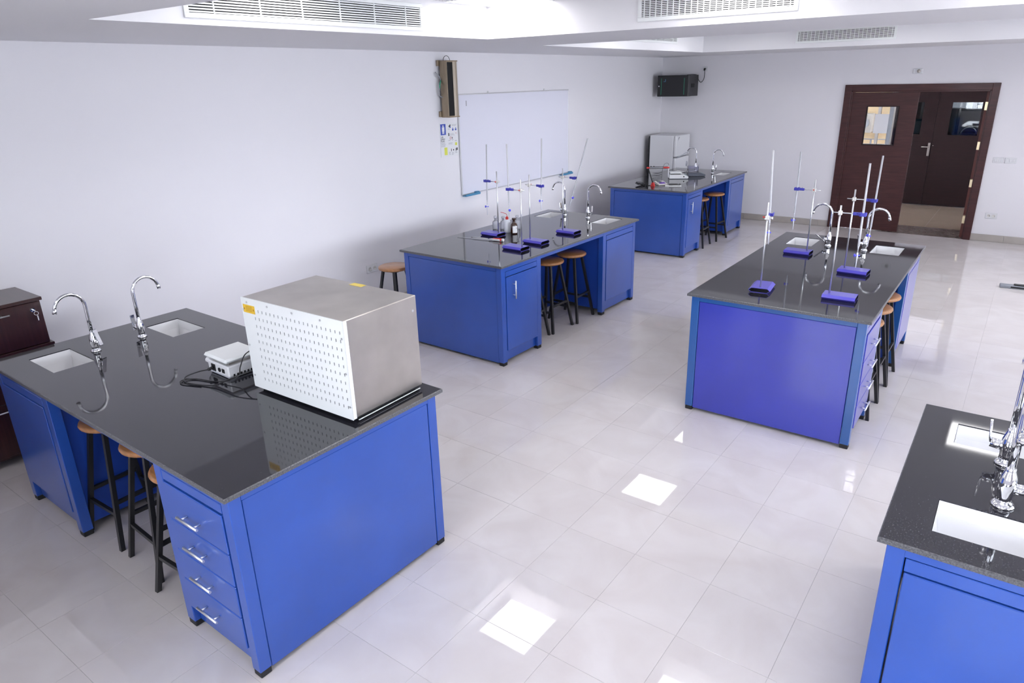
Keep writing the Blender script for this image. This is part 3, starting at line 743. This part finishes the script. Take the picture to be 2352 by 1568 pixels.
burette('clear burette hanging over the wash bottle, second from the left', 1.822, 1.780, 1.815, 1.165, (-.01, 0), D(-40))
stand('retort stand in the middle front of the bench with bottles', 1.835, 2.075, -.03, 1.430)
burette('clear burette upright right of the middle stand, third from the left', 1.968, 2.070, 1.845, 1.215, (.012, 0), D(200))
stand('retort stand nearest the sinks of the bench with bottles', 1.862, 2.60, -.02, 1.440)
burette('steeply tilted clear burette beside the faucets of the bench with bottles', 1.945, 2.60, 1.81, 1.17, (.190, 0), D(-30))
stand('retort stand at the left front of the right-hand bench, its open end forward', 4.137, 1.60, PI/2+.12, 1.42)
burette('clear burette lined up behind the left front stand of the right-hand bench', 4.122, 1.735, 1.85, 1.21, (-.03, 0), D(200))
stand('retort stand by the left sink of the right-hand bench', 4.12, 2.865, PI-.01, 1.437)
burette('clear burette over the left edge of the right-hand bench', 3.985, 2.870, 1.735, 1.095, (-.004, 0), D(210))
stand('retort stand at the right front of the right-hand bench', 4.569, 1.705, .04, 1.474)
burette('burette in front of the brown door, thicker looking and nearest the camera', 4.708, 1.70, 1.795, 1.127, (-.004, 0), D(200))
stand('retort stand in the centre of the right-hand bench before the faucets', 4.505, 2.445, -.04, 1.452)
burette('burette in front of the brown door, farther and right of the other', 4.642, 2.44, 1.77, 1.112, (.012, 0), D(140))

# ------------------------------------------------------------------ glassware on the middle bench
def reagent(label, x, y, body, stopper, s=1.0, lab=False):
    t = thing('reagent_bottle', label, 'bottle', (x, y, .9))
    MB().lathe([(.029*s, 0), (.032*s, .004), (.032*s, .075*s), (.026*s, .09*s), (.014*s, .097*s), (.0125*s, .112*s), (.016*s, .116*s)], 20).obj('body', body, t)
    MB().lathe([(.0105*s, .105*s), (.0105*s, .12*s), (.017*s, .124*s), (.019*s, .134*s), (.015*s, .14*s)], 16).obj('stopper', stopper, t)
    if lab:
        b = MB(); a0, a1, r, n = D(-75), D(5), .0330*s, 8
        for k in range(n):
            A, B = a0+(a1-a0)*k/n, a0+(a1-a0)*(k+1)/n
            b.quad((r*math.cos(A), r*math.sin(A), .012), (r*math.cos(B), r*math.sin(B), .012), (r*math.cos(B), r*math.sin(B), .070*s), (r*math.cos(A), r*math.sin(A), .070*s))
        l = b.obj('label', 'paper', t)
        b = MB()
        for (A, z, w, h) in ((-20, .055, 9, .010), (-22, .038, 7, .008), (-20, .024, 8, .006), (-5, .045, 3, .022)):
            A0, A1 = D(A-w/2), D(A+w/2); R = r+.0005
            b.quad((R*math.cos(A0), R*math.sin(A0), z), (R*math.cos(A1), R*math.sin(A1), z), (R*math.cos(A1), R*math.sin(A1), z+h), (R*math.cos(A0), R*math.sin(A0), z+h))
        b.obj('print', 'print_black', l)
    return t
reagent('small clear glass stoppered bottle, leftmost of the bottle group', 1.195, 2.375, 'clear_bottle', 'clear_bottle')
reagent('small clear glass stoppered bottle between the leftmost bottle and the wash bottle', 1.262, 2.415, 'clear_bottle', 'clear_bottle', .97)
reagent('clear glass bottle partly hidden behind the wash bottle and the brown bottle', 1.365, 2.515, 'clear_bottle', 'clear_bottle', 1.0)
reagent('brown glass bottle with a white label and dark stopper', 1.470, 2.317, 'amber_glass', 'amber_glass', 1.12, True)
def wash():
    t = thing('wash_bottle', 'white squeeze bottle with a red cap and bent red spout', 'bottle', (1.376, 2.330, .9))
    MB().lathe([(.031, 0), (.034, .004), (.034, .105), (.030, .122), (.014, .132), (.013, .138)], 24).obj('body', 'translucent_plastic', t)
    MB().lathe([(.0155, .130), (.0155, .150), (.011, .156), (.006, .160)], 18).obj('cap', 'red_plastic', t)
    MB().tube(spline([(0, 0, .155), (0, 0, .172), (-.008, -.004, .186), (-.028, -.015, .195), (-.055, -.03, .202)]), [.0026]*32+[.0016], 8).obj('spout', 'red_plastic', t)
wash()
def pipette():
    t = thing('pipette', 'glass pipette with a red and white filler lying on the bench with bottles', 'pipette', (1.60, 1.967, .9), math.atan2(1.896-1.967, 1.087-1.60))
    MB().tube([(.15, 0, .009), (.33, 0, .008), (.35, 0, .006), (.515, 0, .004)], [.0045, .0045, .003, .0018], 10).obj('glass_tube', 'burette_glass', t)
    MB().tube([(.105, 0, .013), (.155, 0, .011)], [.011, .006], 12).obj('nose', 'white_plastic', t)
    MB().tube([(.012, 0, .015), (.108, 0, .015)], .0135, 14).obj('filler_body', 'red_plastic', t)
    MB().box(.03, .11, .006, .021, .004, .022, .004).obj('thumb_wheel_guard', 'white_plastic', t)
    MB().tube([(-.004, 0, .015), (.014, 0, .015)], .0145, 14).obj('plunger_cap', 'white_plastic', t)
    t2 = thing('glass_rod', 'thin clear glass tube lying beside the pipette', 'glass tube', (1.40, 1.985, .9), PI+.05)
    MB().tube([(0, 0, .004), (.2, 0, .004)], .0035, 8).obj('tube', 'burette_glass', t2)
pipette()

# ------------------------------------------------------------------ oven on the left bench
def oven():
    t = thing('laboratory_oven', 'large boxy steel oven with a white slotted back panel on the left bench', 'oven', (2.565, -1.378, .9), D(1.2))
    L, Dp, z0, z1 = .715, .455, .022, .485
    MB().box(.004, L, .004, Dp, z0+.001, z1, .003).obj('housing', 'satin_steel', t)
    # slotted white panel in front (-y)
    cols, rows = 21, 10; xs = [0]; sx0, sx1 = .095, .69; sz0, sz1 = z0+.055, z1-.055
    hx = [(sx0+(sx1-sx0)*i/(cols-1)) for i in range(cols)]; hz = [(sz0+(sz1-sz0)*i/(rows-1)) for i in range(rows)]
    xs = [0.0]
    for h in hx: xs += [h-.0024, h+.0024]
    xs.append(L+.002); zs = [z0-.004]
    for h in hz: zs += [h-.0072, h+.0072]
    zs.append(z1)
    b = MB()
    for i in range(len(xs)-1):
        for j in range(len(zs)-1):
            if i % 2 == 1 and j % 2 == 1:
                a, c, d, e = xs[i], xs[i+1], zs[j], zs[j+1]
                for q in (((a, -.0, d), (a, .003, d), (a, .003, e), (a, 0, e)), ((c, 0, d), (c, 0, e), (c, .003, e), (c, .003, d)), ((a, 0, e), (a, .003, e), (c, .003, e), (c, 0, e)), ((a, 0, d), (c, 0, d), (c, .003, d), (a, .003, d))): b.quad(*q)
                continue
            b.quad((xs[i], 0, zs[j]), (xs[i+1], 0, zs[j]), (xs[i+1], 0, zs[j+1]), (xs[i], 0, zs[j+1]))
    bp = b.obj('slotted_panel', 'white_enamel', t, fix=False)
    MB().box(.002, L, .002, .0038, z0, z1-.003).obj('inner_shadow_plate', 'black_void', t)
    MB().box(0, L+.002, .0, .004, z1-.001, z1+.001).box(L, L+.002, 0, .02, z0, z1).obj('panel_edge', 'white_enamel', t)
    for (x, z) in ((.045, z1-.02), (.20, z1-.018), (.38, z1-.018), (.57, z1-.018), (.012, z1-.06), (.014, z0+.22), (.016, z0+.06), (.700, z1-.08), (.702, z0+.22), (.704, z0+.06)):
        MB().tube([(x, 0, z), (x, -.003, z)], .0052, 10).obj('screw', 'screw_metal', t)
    MB().tube([(L, Dp-.03, z1-.07), (L+.004, Dp-.03, z1-.07)], .006, 10).obj('screw', 'screw_metal', t)
    MB().box(.02, L-.012, .03, Dp-.01, .010, z0+.0).obj('base_plate', 'black_plastic', t)
    MB().box(L-.002, L+.004, .03, Dp-.02, .0085, .011).obj('bottom_strip', 'white_enamel', t)
    for x in (.05, L-.05):
        for y in (.06, Dp-.05): MB().lathe([(.016, 0), (.018, .012)], 14, (x, y, 0)).obj('foot', 'rubber', t)
    lb = MB().box(.012, .100, -.0012, 0, z1-.073, z1-.033).obj('warning_label', 'yellow_label', t)
    b = MB()
    for x in (.016, .086): b.prism([(x, z1-.058), (x+.010, z1-.058), (x+.005, z1-.046)], 1, -.0016, -.0012)
    for k in range(4): b.box(.032, .080, -.0016, -.0012, z1-.063+k*.007, z1-.061+k*.007)
    b.obj('print', 'label_brown', lb)
    lb = MB().box(.30, .385, .415, .452, z1, z1+.001).obj('paper_label', 'pale_yellow_label', t)
oven()

def stirrer():
    t = thing('magnetic_stirrer', 'white square-topped hotplate stirrer left of the oven', 'stirrer', (2.255, -1.29, .9), D(-2))
    MB().box(-.095, .105, -.095, .13, .012, .072, .006).obj('body', 'white_plastic', t)
    MB().box(-.088, .098, -.088, .12, .004, .013).obj('base', 'grey_plastic', t)
    MB().box(-.08, .085, -.075, .085, .072, .088).obj('plate_support', 'satin_steel', t)
    MB().box(-.11, .105, -.105, .105, .088, .112, .010).obj('top_plate', 'white_enamel', t)
    MB().box(-.135, -.09, -.09, -.045, .045, .072, .008).tube([(-.138, -.07, .055), (-.128, -.07, .055)], .012, 12).obj('rod_holder', 'white_plastic', t)
    MB().box(-.055, -.02, -.099, -.094, .022, .060).obj('power_socket', 'black_plastic', t)
    MB().tube([(.02, -.094, .04), (.02, -.099, .04)], .012, 14).obj('round_socket', 'black_plastic', t)
    MB().box(.045, .068, -.098, -.094, .030, .052).obj('data_socket', 'black_plastic', t)
    for k in range(7): MB().box(.106-.003, .106, -.07+k*.02, -.06+k*.02, .013, .026).obj('vent_slot', 'black_void', t)
    MB().tube(spline([(-.038, -.128, .038), (-.036, -.100, .042)], 3), .008, 10).obj('plug', 'black_plastic', t)
    c = MB().tube(spline([(2.213, -1.415, .938), (2.165, -1.45, .925), (2.13, -1.50, .906), (2.20, -1.535, .905), (2.32, -1.50, .905), (2.38, -1.47, .915), (2.46, -1.42, .955), (2.535, -1.33, .985), (2.555, -1.27, .98)]), .0035, 8).obj('power_cable', 'black_plastic')
    tag(c, 'black power cord looping from the stirrer towards the oven', 'cable')
    c = MB().tube(spline([(2.47, -1.13, 1.03), (2.43, -1.22, 1.05), (2.40, -1.30, 1.03), (2.395, -1.34, .97), (2.42, -1.38, .93), (2.33, -1.44, .906), (2.20, -1.48, .905), (2.155, -1.53, .905), (2.19, -1.555, .905), (2.30, -1.515, .906)]), .003, 8).obj('data_cable', 'black_plastic')
    tag(c, 'thin black cord hanging in a loop beside the stirrer', 'cable')
    b = thing('covered_balance', 'grey balance under a clear lavender cover, half hidden by the oven', 'balance', (2.470, -1.155, .9))
    MB().box(-.06, .075, -.09, .10, .003, .045, .008).obj('body', 'grey_plastic', b)
    MB().box(-.05, .065, -.08, .08, .046, .125, .008).obj('cover', 'acrylic', b)
    MB().lathe([(.035, .047), (.035, .055)], 18).obj('pan', 'satin_steel', b)
stirrer()

# ------------------------------------------------------------------ instruments on the farthest bench
def instruments():
    t = thing('balance', 'white laboratory balance with a square pan on the farthest bench', 'balance', (1.225, 6.76, .9), D(30))
    MB().prism([(-.11, .008), (.16, .008), (.17, .03), (.10, .065), (-.11, .065)], 1, -.105, .105).obj('body', 'white_plastic', t)
    MB().box(-.10, .16, -.10, .10, 0, .009).obj('base', 'dark_grey_plastic', t)
    MB().box(-.085, .055, -.08, .08, .066, .078).obj('pan_support', 'black_plastic', t)
    MB().box(-.10, .07, -.095, .095, .078, .094, .004).obj('weighing_pan', 'white_enamel', t)
    b = MB(); b.M = Matrix.Translation((.132, 0, .052)) @ Matrix.Rotation(D(27), 4, 'Y'); b.box(-.026, .026, -.06, .06, 0, .003); b.obj('display', 'lcd', t)
    MB().tube([(.10, -.104, .035), (.10, -.109, .035)], .01, 10).obj('socket', 'black_plastic', t)
    t = thing('black_balance', 'dark grey balance with a clear draft shield behind the white balance', 'balance', (1.345, 7.15, .9), D(30))
    MB().prism([(-.10, .004), (.15, .004), (.16, .022), (.08, .050), (-.10, .050)], 1, -.10, .10).obj('body', 'dark_grey_plastic', t)
    MB().lathe([(.055, .052), (.055, .058)], 24, (-.02, 0, 0)).obj('pan', 'satin_steel', t)
    b = MB(); h = .075
    for (x0, x1, y0, y1) in ((-.10, -.098, -h, h), (.05, .052, -h, h), (-.098, .05, -h, -h+.002), (-.098, .05, h-.002, h)): b.box(x0, x1, y0, y1, .05, .145)
    b.obj('draft_shield', 'clear_acrylic', t)
    b = MB(); b.M = Matrix.Translation((.117, 0, .038)) @ Matrix.Rotation(D(19), 4, 'Y'); b.box(-.02, .02, -.05, .05, 0, .003); b.obj('display', 'lcd', t)
    t = thing('ph_meter', 'white and purple bench meter with a small display at the front of the farthest bench', 'meter', (1.315, 6.03, .9), D(-42))
    MB().prism([(-.085, .004), (.085, .004), (.09, .018), (-.075, .048), (-.088, .040)], 1, -.065, .065).obj('body', 'cream_plastic', t)
    b = MB(); b.M = Matrix.Translation((-.035, 0, .0425)) @ Matrix.Rotation(D(10), 4, 'Y'); b.box(-.022, .022, -.045, .015, 0, .002); b.obj('display', 'dark_grey_plastic', t)
    b = MB(); b.M = Matrix.Translation((.035, .006, .0305)) @ Matrix.Rotation(D(10), 4, 'Y'); b.box(-.03, .03, -.042, .042, 0, .002); b.obj('keypad', 'purple_key', t)
    t = thing('electrode_arm', 'jointed red and black arm holding a white electrode over the farthest bench', 'arm', (1.275, 5.865, .9))
    MB().prism([(-.030, 0), (.026, 0), (.010, .050), (-.012, .050)], 1, -.018, .018).obj('base', 'red_plastic', t)
    e = Vector((-.085, -.0, .245)); f = e+Vector((.235, .115, .004))
    MB().tube([(0, -.004, .035), e], .0085, 8).obj('lower_arm', 'black_steel', t)
    up = Vector((0, 0, .010))
    MB().tube([e+up, f+up], .0042, 8).tube([e-up, f-up], .0042, 8).obj('upper_arm', 'black_steel', t)
    d = (f-e).normalized()
    MB().tube([e-d*.02, e+d*.024], .0125, 6, smooth=False).obj('joint', 'red_plastic', t)
    MB().tube([f-d*.052, f+d*.028], .0125, 6, smooth=False).obj('holder', 'red_plastic', t)
    g = f+d*.018
    MB().tube([g+Vector((0, 0, .02)), g, g-Vector((0, 0, .10)), g-Vector((-.004, 0, .13))], [.007, .0065, .0055, .003], 8).obj('electrode', 'white_plastic', t)
    MB().tube(spline([g+Vector((0, 0, .03)), g+Vector((-.01, 0, .055)), g+Vector((-.05, -.02, .05)), g+Vector((-.075, -.03, -.02)), g+Vector((-.08, -.03, -.13)), g+Vector((-.07, -.06, -.19)), g+Vector((-.07, -.12, -.205))]), .002, 6).obj('electrode_cable', 'black_plastic', t)
    MB().tube([e*.7+f*.3+Vector((0, 0, .014)), e*.7+f*.3+Vector((0, 0, .026))], .005, 8).tube([e*.85+f*.15+Vector((0, 0, .014)), e*.85+f*.15+Vector((0, 0, .026))], .005, 8).obj('clip', 'black_plastic', t)
    pts = []
    random.seed(3)
    for k in range(26):
        a = k*1.15; r = .035+.03*random.random(); pts.append((1.10+1.25*r*math.cos(a)+.03*math.sin(k*.5), 5.86+1.0*r*math.sin(a), .905+.022*random.random()+.0006*k))
    pts += [(1.17, 5.84, .905), (1.22, 5.90, .905)]
    c = MB().tube(spline(pts, 5), .004, 7).obj('coiled_cable', 'black_plastic'); tag(c, 'tangled black power cord behind the meter on the farthest bench', 'cable')
    c = MB().tube(spline([(.93+.07*math.cos(a*.7), 6.72+.045*math.sin(a*.7), .905+.004*a) for a in range(20)], 4), .0025, 6).obj('thin_cable_coil', 'black_plastic')
    tag(c, 'thin coiled wire left of the white balance', 'cable')
    t = thing('document_tray', 'flat white tray holding a black remote on the farthest bench', 'tray', (1.515, 5.98, .9), D(25))
    MB().box(-.10, .12, -.05, .05, 0, .010, .003).obj('tray_plate', 'white_plastic', t)
    r = thing('remote_control', 'slim black handset lying on the white tray', 'handset', (1.525, 6.02, .911), D(35))
    MB().box(-.075, .085, -.017, .017, 0, .014, .004).obj('case', 'black_plastic', r); MB().box(.045, .065, -.009, .009, .014, .0155).obj('button', 'grey_plastic', r)
instruments()

# ------------------------------------------------------------------ wall things
def walls():
    t = thing('whiteboard', 'large white board hanging on the left wall', 'whiteboard', (0, 4.45, 1.04))
    hw, H = 1.20, 1.155
    MB().box(.004, .018, -hw+.01, hw-.01, .01, H-.01).obj('writing_surface', 'board_white', t)
    b = MB()
    for (y0, y1, z0, z1) in ((-hw, hw, 0, .012), (-hw, hw, H-.012, H), (-hw, -hw+.012, .012, H-.012), (hw-.012, hw, .012, H-.012)): b.box(.002, .022, y0, y1, z0, z1, .002)
    b.obj('frame', 'board_frame', t)
    for y in (-.62, .60): MB().box(.001, .012, y-.012, y+.012, H, H+.022, .002).obj('wall_bracket', 'screw_metal', t)
    MB().box(.0181, .0186, -1.06, -1.045, H-.135, H-.075).obj('pen_mark', 'print_grey', t)
    for (y, lab) in ((-1.06, 'blue plastic pen ledge at the lower left corner of the whiteboard'), (1.10, 'blue plastic pen ledge at the lower right corner of the whiteboard')):
        p_ = MB().box(.018, .075, y-.14, y+.14, -.014+1.04, -.004+1.04, .003).box(.066, .075, y-.14, y+.14, -.004+1.04, .012+1.04, .003).box(.02, .06, y+.08, y+.14, 1.036, 1.062, .004)
        p_.v = [(q[0], q[1]+4.45, q[2]) for q in p_.v]
        tag(p_.obj('pen_ledge', 'tray_blue'), lab, 'tray')
    # slim bronze wall housing
    t = thing('wall_housing', 'tall bronze metal housing with a black slot high on the left wall', 'wall unit', (0, 3.02, 1.96))
    H = .585
    MB().box(.03, .135, -.065, .10, 0, H, .003).obj('casing', 'bronze', t)
    MB().box(.135, .1365, -.062, .030, .012, H-.012).obj('slot', 'black_void', t)
    MB().prism([(.135, .032), (.148, .04), (.150, .06), (.135, .066)], 2, .004, H-.004).prism([(.135, .068), (.148, .075), (.146, .092), (.135, .10)], 2, .004, H-.004).obj('metal_strip', 'bronze_light', t)
    MB().box(.028, .150, -.067, .102, -.006, .006).box(.028, .150, -.067, .102, H-.006, H+.006).obj('end_cap', 'bronze', t)
    for z in (.03, H-.02): MB().box(0, .03, -.09, -.05, z-.03, z+.03, .003).obj('wall_bracket', 'bronze', t)
    MB().tube(spline([(.02, -.13, H-.11), (.05, -.10, H-.16), (.04, -.07, H-.2), (.05, -.10, H-.27), (.03, -.09, H-.35), (.05, -.06, H-.38)]), .006, 8).obj('grey_cable', 'print_grey', t)
    MB().tube(spline([(.045, -.075, H-.2), (.052, -.10, H-.24), (.052, -.103, H-.28)]), .0065, 8).obj('green_cable', 'green_plastic', t)
    MB().tube(arc((.08, 0, H), .055, 0, PI, 12, (0, 1, 0), (0, 0, 1)), .003, 6).obj('top_wire', 'black_plastic', t)
    # poster
    t = thing('safety_poster', 'white laboratory safety rules poster with blue and yellow pictograms', 'poster', (.0015, 3.085, 1.515))
    MB().box(0, .002, -.155, .155, 0, .375).obj('sheet', 'paper', t)
    def pr(name, m, rects):
        b = MB()
        for (y0, y1, z0, z1) in rects: b.box(.002, .0026, y0, y1, z0, z1)
        return b.obj(name, m, t)
    pr('blue_block', 'print_blue', [(-.145, -.055, .245, .365)])
    f = MB()    # white figure on the blue block
    f.lathe([(0, 0), (.010, .004), (.011, .011), (.008, .018), (0, .022)], 12, (.003, -.10, .333))
    f.box(.0026, .0032, -.120, -.080, .285, .332).box(.0026, .0032, -.116, -.103, .258, .285).box(.0026, .0032, -.097, -.084, .258, .285)
    f.v = [((.0026+(q[0]-.0026)*.05) if q[2] > .3325 else q[0], q[1], q[2]) for q in f.v]
    f.obj('figure', 'paper', t)
    pr('yellow_block', 'print_yellow', [(-.095, -.045, .02, .105), (.095, .13, .118, .15)])
    R = []
    for (ya, yb, z0, n, dz) in ((-.145, -.06, .115, 7, .008), (-.02, .06, .135, 3, .008), (.05, .14, .335, 3, .008), (.0, .10, .232, 3, .009), (-.02, .02, .02, 5, .007), (.03, .075, .015, 5, .007), (.09, .14, .03, 4, .007), (-.02, .03, .300, 2, .008), (-.02, .02, .175, 2, .006), (.04, .075, .178, 2, .006), (.095, .135, .165, 2, .006)):
        for k in range(n): R.append((ya, yb-random.uniform(0, .02), z0+k*dz, z0+k*dz+.0022))
    pr('print_lines', 'print_grey', R)
    pg = pr('pictograms', 'print_black', [(.0, .02, .325, .345), (.015, .03, .335, .355), (-.015, .0, .228, .262), (.045, .055, .195, .215), (.02, .03, .055, .085), (.055, .07, .06, .078), (.10, .11, .055, .085), (.115, .135, .06, .09)])
    pg['kind'] = 'stuff'
    pr('blue_figures', 'print_blue', [(.055, .08, .285, .305), (.105, .13, .285, .305), (.062, .073, .307, .318), (.112, .123, .307, .318), (.012, .032, .318, .332)])
    b = MB().tube([(.003, .02+.016*math.cos(a*PI/8), .205+.016*math.sin(a*PI/8)) for a in range(17)], .0015, 4).tube([(.003, .009, .194), (.003, .031, .216)], .0015, 4).tube([(.003, .12+.008*math.cos(a*PI/8), .255+.008*math.sin(a*PI/8)) for a in range(17)], .0012, 4)
    b.v = [(.0022+(q[0]-.003)*.2+.0006, q[1], q[2]) for q in b.v]; b.obj('red_sign', 'print_red', t)
    for (txt, z) in (('Lab', .214), ('Safety', .192), ('Rules', .170)):
        cu = bpy.data.curves.new('lettering', 'FONT'); cu.body = txt; cu.size = .030; cu.extrude = .0002; cu.materials.append(MT['print_black'])
        tmp = bpy.data.objects.new('lettering', cu); COL.objects.link(tmp); bpy.context.view_layer.update()
        me = bpy.data.meshes.new_from_object(tmp.evaluated_get(bpy.context.evaluated_depsgraph_get())); bpy.data.objects.remove(tmp)
        o = bpy.data.objects.new('lettering', me); COL.objects.link(o); o.parent = t
        o.matrix_local = Matrix.Translation((.0028, -.148, z)) @ Matrix(((0, 0, 1, 0), (1, 0, 0, 0), (0, 1, 0, 0), (0, 0, 0, 1)))
    # sockets and switches
    def plate(name, lab, cat, loc, rz, w, h, kind):
        t = thing(name, lab, cat, loc, rz)
        MB().box(-w/2, w/2, -.009, 0, -h/2, h/2, .003).obj('cover_plate', 'white_plastic', t)
        n = {'socket': 2, 'switch': 3, 'switch2': 2}[kind]
        for k in range(n):
            x = (k-(n-1)/2)*w/(n+.4)
            if kind == 'socket':
                MB().lathe([(.020, 0), (.021, .003), (.018, .003), (.017, .0005), (0, .0005)], 18).obj('socket_well', 'cream_plastic', t).rotation_euler = (PI/2, 0, 0)
                t_ = kids_last(); t_.location = (x, -.009, 0)
                for q in (-.007, .007): MB().box(x+q-.003, x+q+.003, -.0105, -.0095, -.004, .004).obj('pin_hole', 'print_grey', t)
            else: MB().box(x-.013, x+.013, -.013, -.009, -.022, .022, .003).obj('rocker', 'white_plastic', t)
        return t
    kids_last = lambda: COL.objects[-1]
    plate('wall_socket', 'double white socket low on the left wall beside the lone stool', 'socket', (0, 1.73, .478), PI/2, .16, .085, 'socket')
    plate('wall_socket', 'double white socket low on the back wall right of the door', 'socket', (5.173, YB, .366), 0, .14, .082, 'socket')
    plate('light_switch', 'white light switch plate nearer the door frame', 'switch', (5.116, YB, 1.137), 0, .118, .075, 'switch2')
    plate('light_switch', 'white light switch plate farther from the door frame', 'switch', (5.264, YB, 1.139), 0, .135, .075, 'switch')
    t = thing('emergency_sensor', 'small oval white fitting on the wall above the door', 'sensor', (3.947, YB, 2.327))
    MB().box(-.062, .062, -.012, 0, -.035, .035, .006).obj('cover_plate', 'white_plastic', t)
    o = MB().lathe([(.024, 0), (.024, .008), (.018, .014), (0, .016)], 18).obj('lens', 'satin_steel', t); o.rotation_euler = (PI/2, 0, 0); o.location = (.012, -.012, 0)
    # network cabinet
    t = thing('network_cabinet', 'black wall cabinet with green door strips in the far corner', 'cabinet', (.385, YB, 2.015))
    MB().box(-.28, .28, -.40, 0, 0, .335, .004).obj('casing', 'black_steel', t)
    MB().box(-.272, .272, -.414, -.402, .006, .329, .003).obj('door', 'black_plastic', t)
    for x in (-.205, .205): MB().box(x-.004, x+.004, -.4155, -.414, .03, .29).obj('green_strip', 'green_plastic', t)
    MB().box(-.165, -.125, -.4155, -.414, .235, .241).box(-.135, -.127, -.4155, -.414, .245, .275).obj('logo', 'tray_blue', t)
    MB().tube([(-.245, -.414, .165), (-.245, -.420, .165)], .010, 12).obj('lock', 'screw_metal', t)
    for k in range(5): MB().box(.28, .2815, -.30+k*.03, -.285+k*.03, .14, .20).obj('side_vent', 'black_void', t)
    c = MB().tube(spline([(.55, 8.55, 2.352), (.60, 8.66, 2.356), (.668, 8.70, 2.34), (.68, 8.72, 2.27), (.72, 8.735, 2.23), (.765, 8.735, 2.28), (.776, 8.73, 2.37), (.776, 8.72, 2.42)]), .005, 8).tube([(.776, 8.745, 2.44), (.776, 8.715, 2.44), (.776, 8.712, 2.415)], .015, 10).obj('cable', 'black_plastic')
    tag(c, 'black plug and cord right of the wall cabinet', 'cable')
    t = thing('plug_socket', 'single white socket behind the black plug in the far corner', 'socket', (.776, YB, 2.44))
    MB().box(-.04, .04, -.008, 0, -.04, .04, .004).obj('cover_plate', 'white_plastic', t)
walls()
def fridge():
    t = thing('refrigerator', 'white two-door refrigerator in the far corner', 'refrigerator', (.10, 8.10, 0))
    MB().box(.03, .46, 0, .56, .03, 1.40, .006).obj('body', 'white_plastic', t)
    MB().box(0, .035, .01, .55, .04, 1.38, .003).obj('rear_coil_panel', 'black_plastic', t)
    MB().box(.468, .515, .0, .56, .06, 1.035, .010).obj('door', 'white_plastic', t)
    d = MB().box(.468, .515, .0, .56, 1.055, 1.40, .010).obj('freezer_door', 'white_plastic', t)
    MB().box(.460, .470, .01, .55, .05, 1.39).obj('door_seal', 'print_grey', t)
    b = MB(); b.M = Matrix.Translation((.515, .03, 1.035)); b.prism([(0, 0), (.30, .035), (.50, .065), (.50, .085), (.28, .045), (0, .008)], 0, 0, .010); b.obj('handle', 'grey_plastic', t)
    MB().prism([(.06, 1.31), (.085, 1.375), (.13, 1.375)], 0, .515, .5165).obj('badge', 'print_grey', t)
    MB().lathe([(.0, 0), (.045, 0), (.045, .002), (0, .002)], 20).obj('round_sticker', 'grey_plastic', t)
    o = COL.objects[-1]; o.rotation_euler = (0, PI/2, 0); o.location = (.515, .47, .90)
    for x in (.06, .42):
        for y in (.05, .50): MB().lathe([(.018, 0), (.018, .032)], 10, (x, y, 0)).obj('foot', 'rubber', t)
fridge()
def filing():
    t = thing('filing_cabinet', 'dark mahogany drawer cabinet against the left wall, keys in its lock', 'cabinet', (.02, -1.50, 0))
    D0, H = .42, 1.075; L = .95
    MB().box(0, D0-.02, -L, -.006, .06, H-.022).obj('body', 'mahogany', t)
    MB().box(0, D0+.004, -L-.01, .004, H-.022, H, .002).obj('top', 'mahogany', t)
    MB().box(0, D0+.008, -L-.01, .010, .742, .762, .002).obj('ledge', 'mahogany', t)
    for z0, z1 in ((.766, H-.026), (.44, .738), (.08, .436)):
        d = MB().box(D0-.02, D0-.002, -L+.003, -.010, z0, z1, .002).obj('drawer', 'mahogany', t)
        MB().tube([(D0+.022, -.62, z1-.045), (D0+.022, -.20, z1-.045)], .005, 8).tube([(D0-.002, -.58, z1-.045), (D0+.022, -.58, z1-.045)], .004, 8).tube([(D0-.002, -.24, z1-.045), (D0+.022, -.24, z1-.045)], .004, 8).obj('handle', 'handle_steel', d)
    MB().tube([(D0-.002, -.065, H-.075), (D0+.006, -.065, H-.075)], .013, 14).obj('lock', 'chrome', t)
    k = thing('key_ring', 'small key ring hanging from the lock of the mahogany cabinet', 'keys', (.02+D0+.008, -1.50-.060, H-.075))
    MB().tube([(-.006, 0, 0), (.022, 0, 0)], .003, 8).obj('key', 'handle_steel', k)
    MB().tube(arc((.018, .004, -.020), .012, 0, 2*PI, 16, (.3, .95, 0), (0, 0, 1)), .0018, 6).obj('ring', 'handle_steel', k)
    MB().box(.016, .018, .005, .012, -.070, -.036, .001).obj('spare_key', 'handle_steel', k)
    for x in (.03, D0-.06):
        for y in (-L+.03, -.06): MB().box(x, x+.03, y, y+.03, 0, .06).obj('foot', 'print_grey', t)
filing()
def floor_bar():
    t = thing('power_strip', 'grey metal bar with black fittings lying on the floor at the right edge', 'bar', (5.47, 6.19, 0), D(4))
    MB().box(0, .55, -.045, .045, 0, .035, .006).obj('bar', 'rail_grey', t)
    MB().box(.13, .26, -.03, .02, .035, .050, .006).box(.10, .30, -.046, -.03, .006, .03, .004).obj('clip', 'black_plastic', t)
floor_bar()
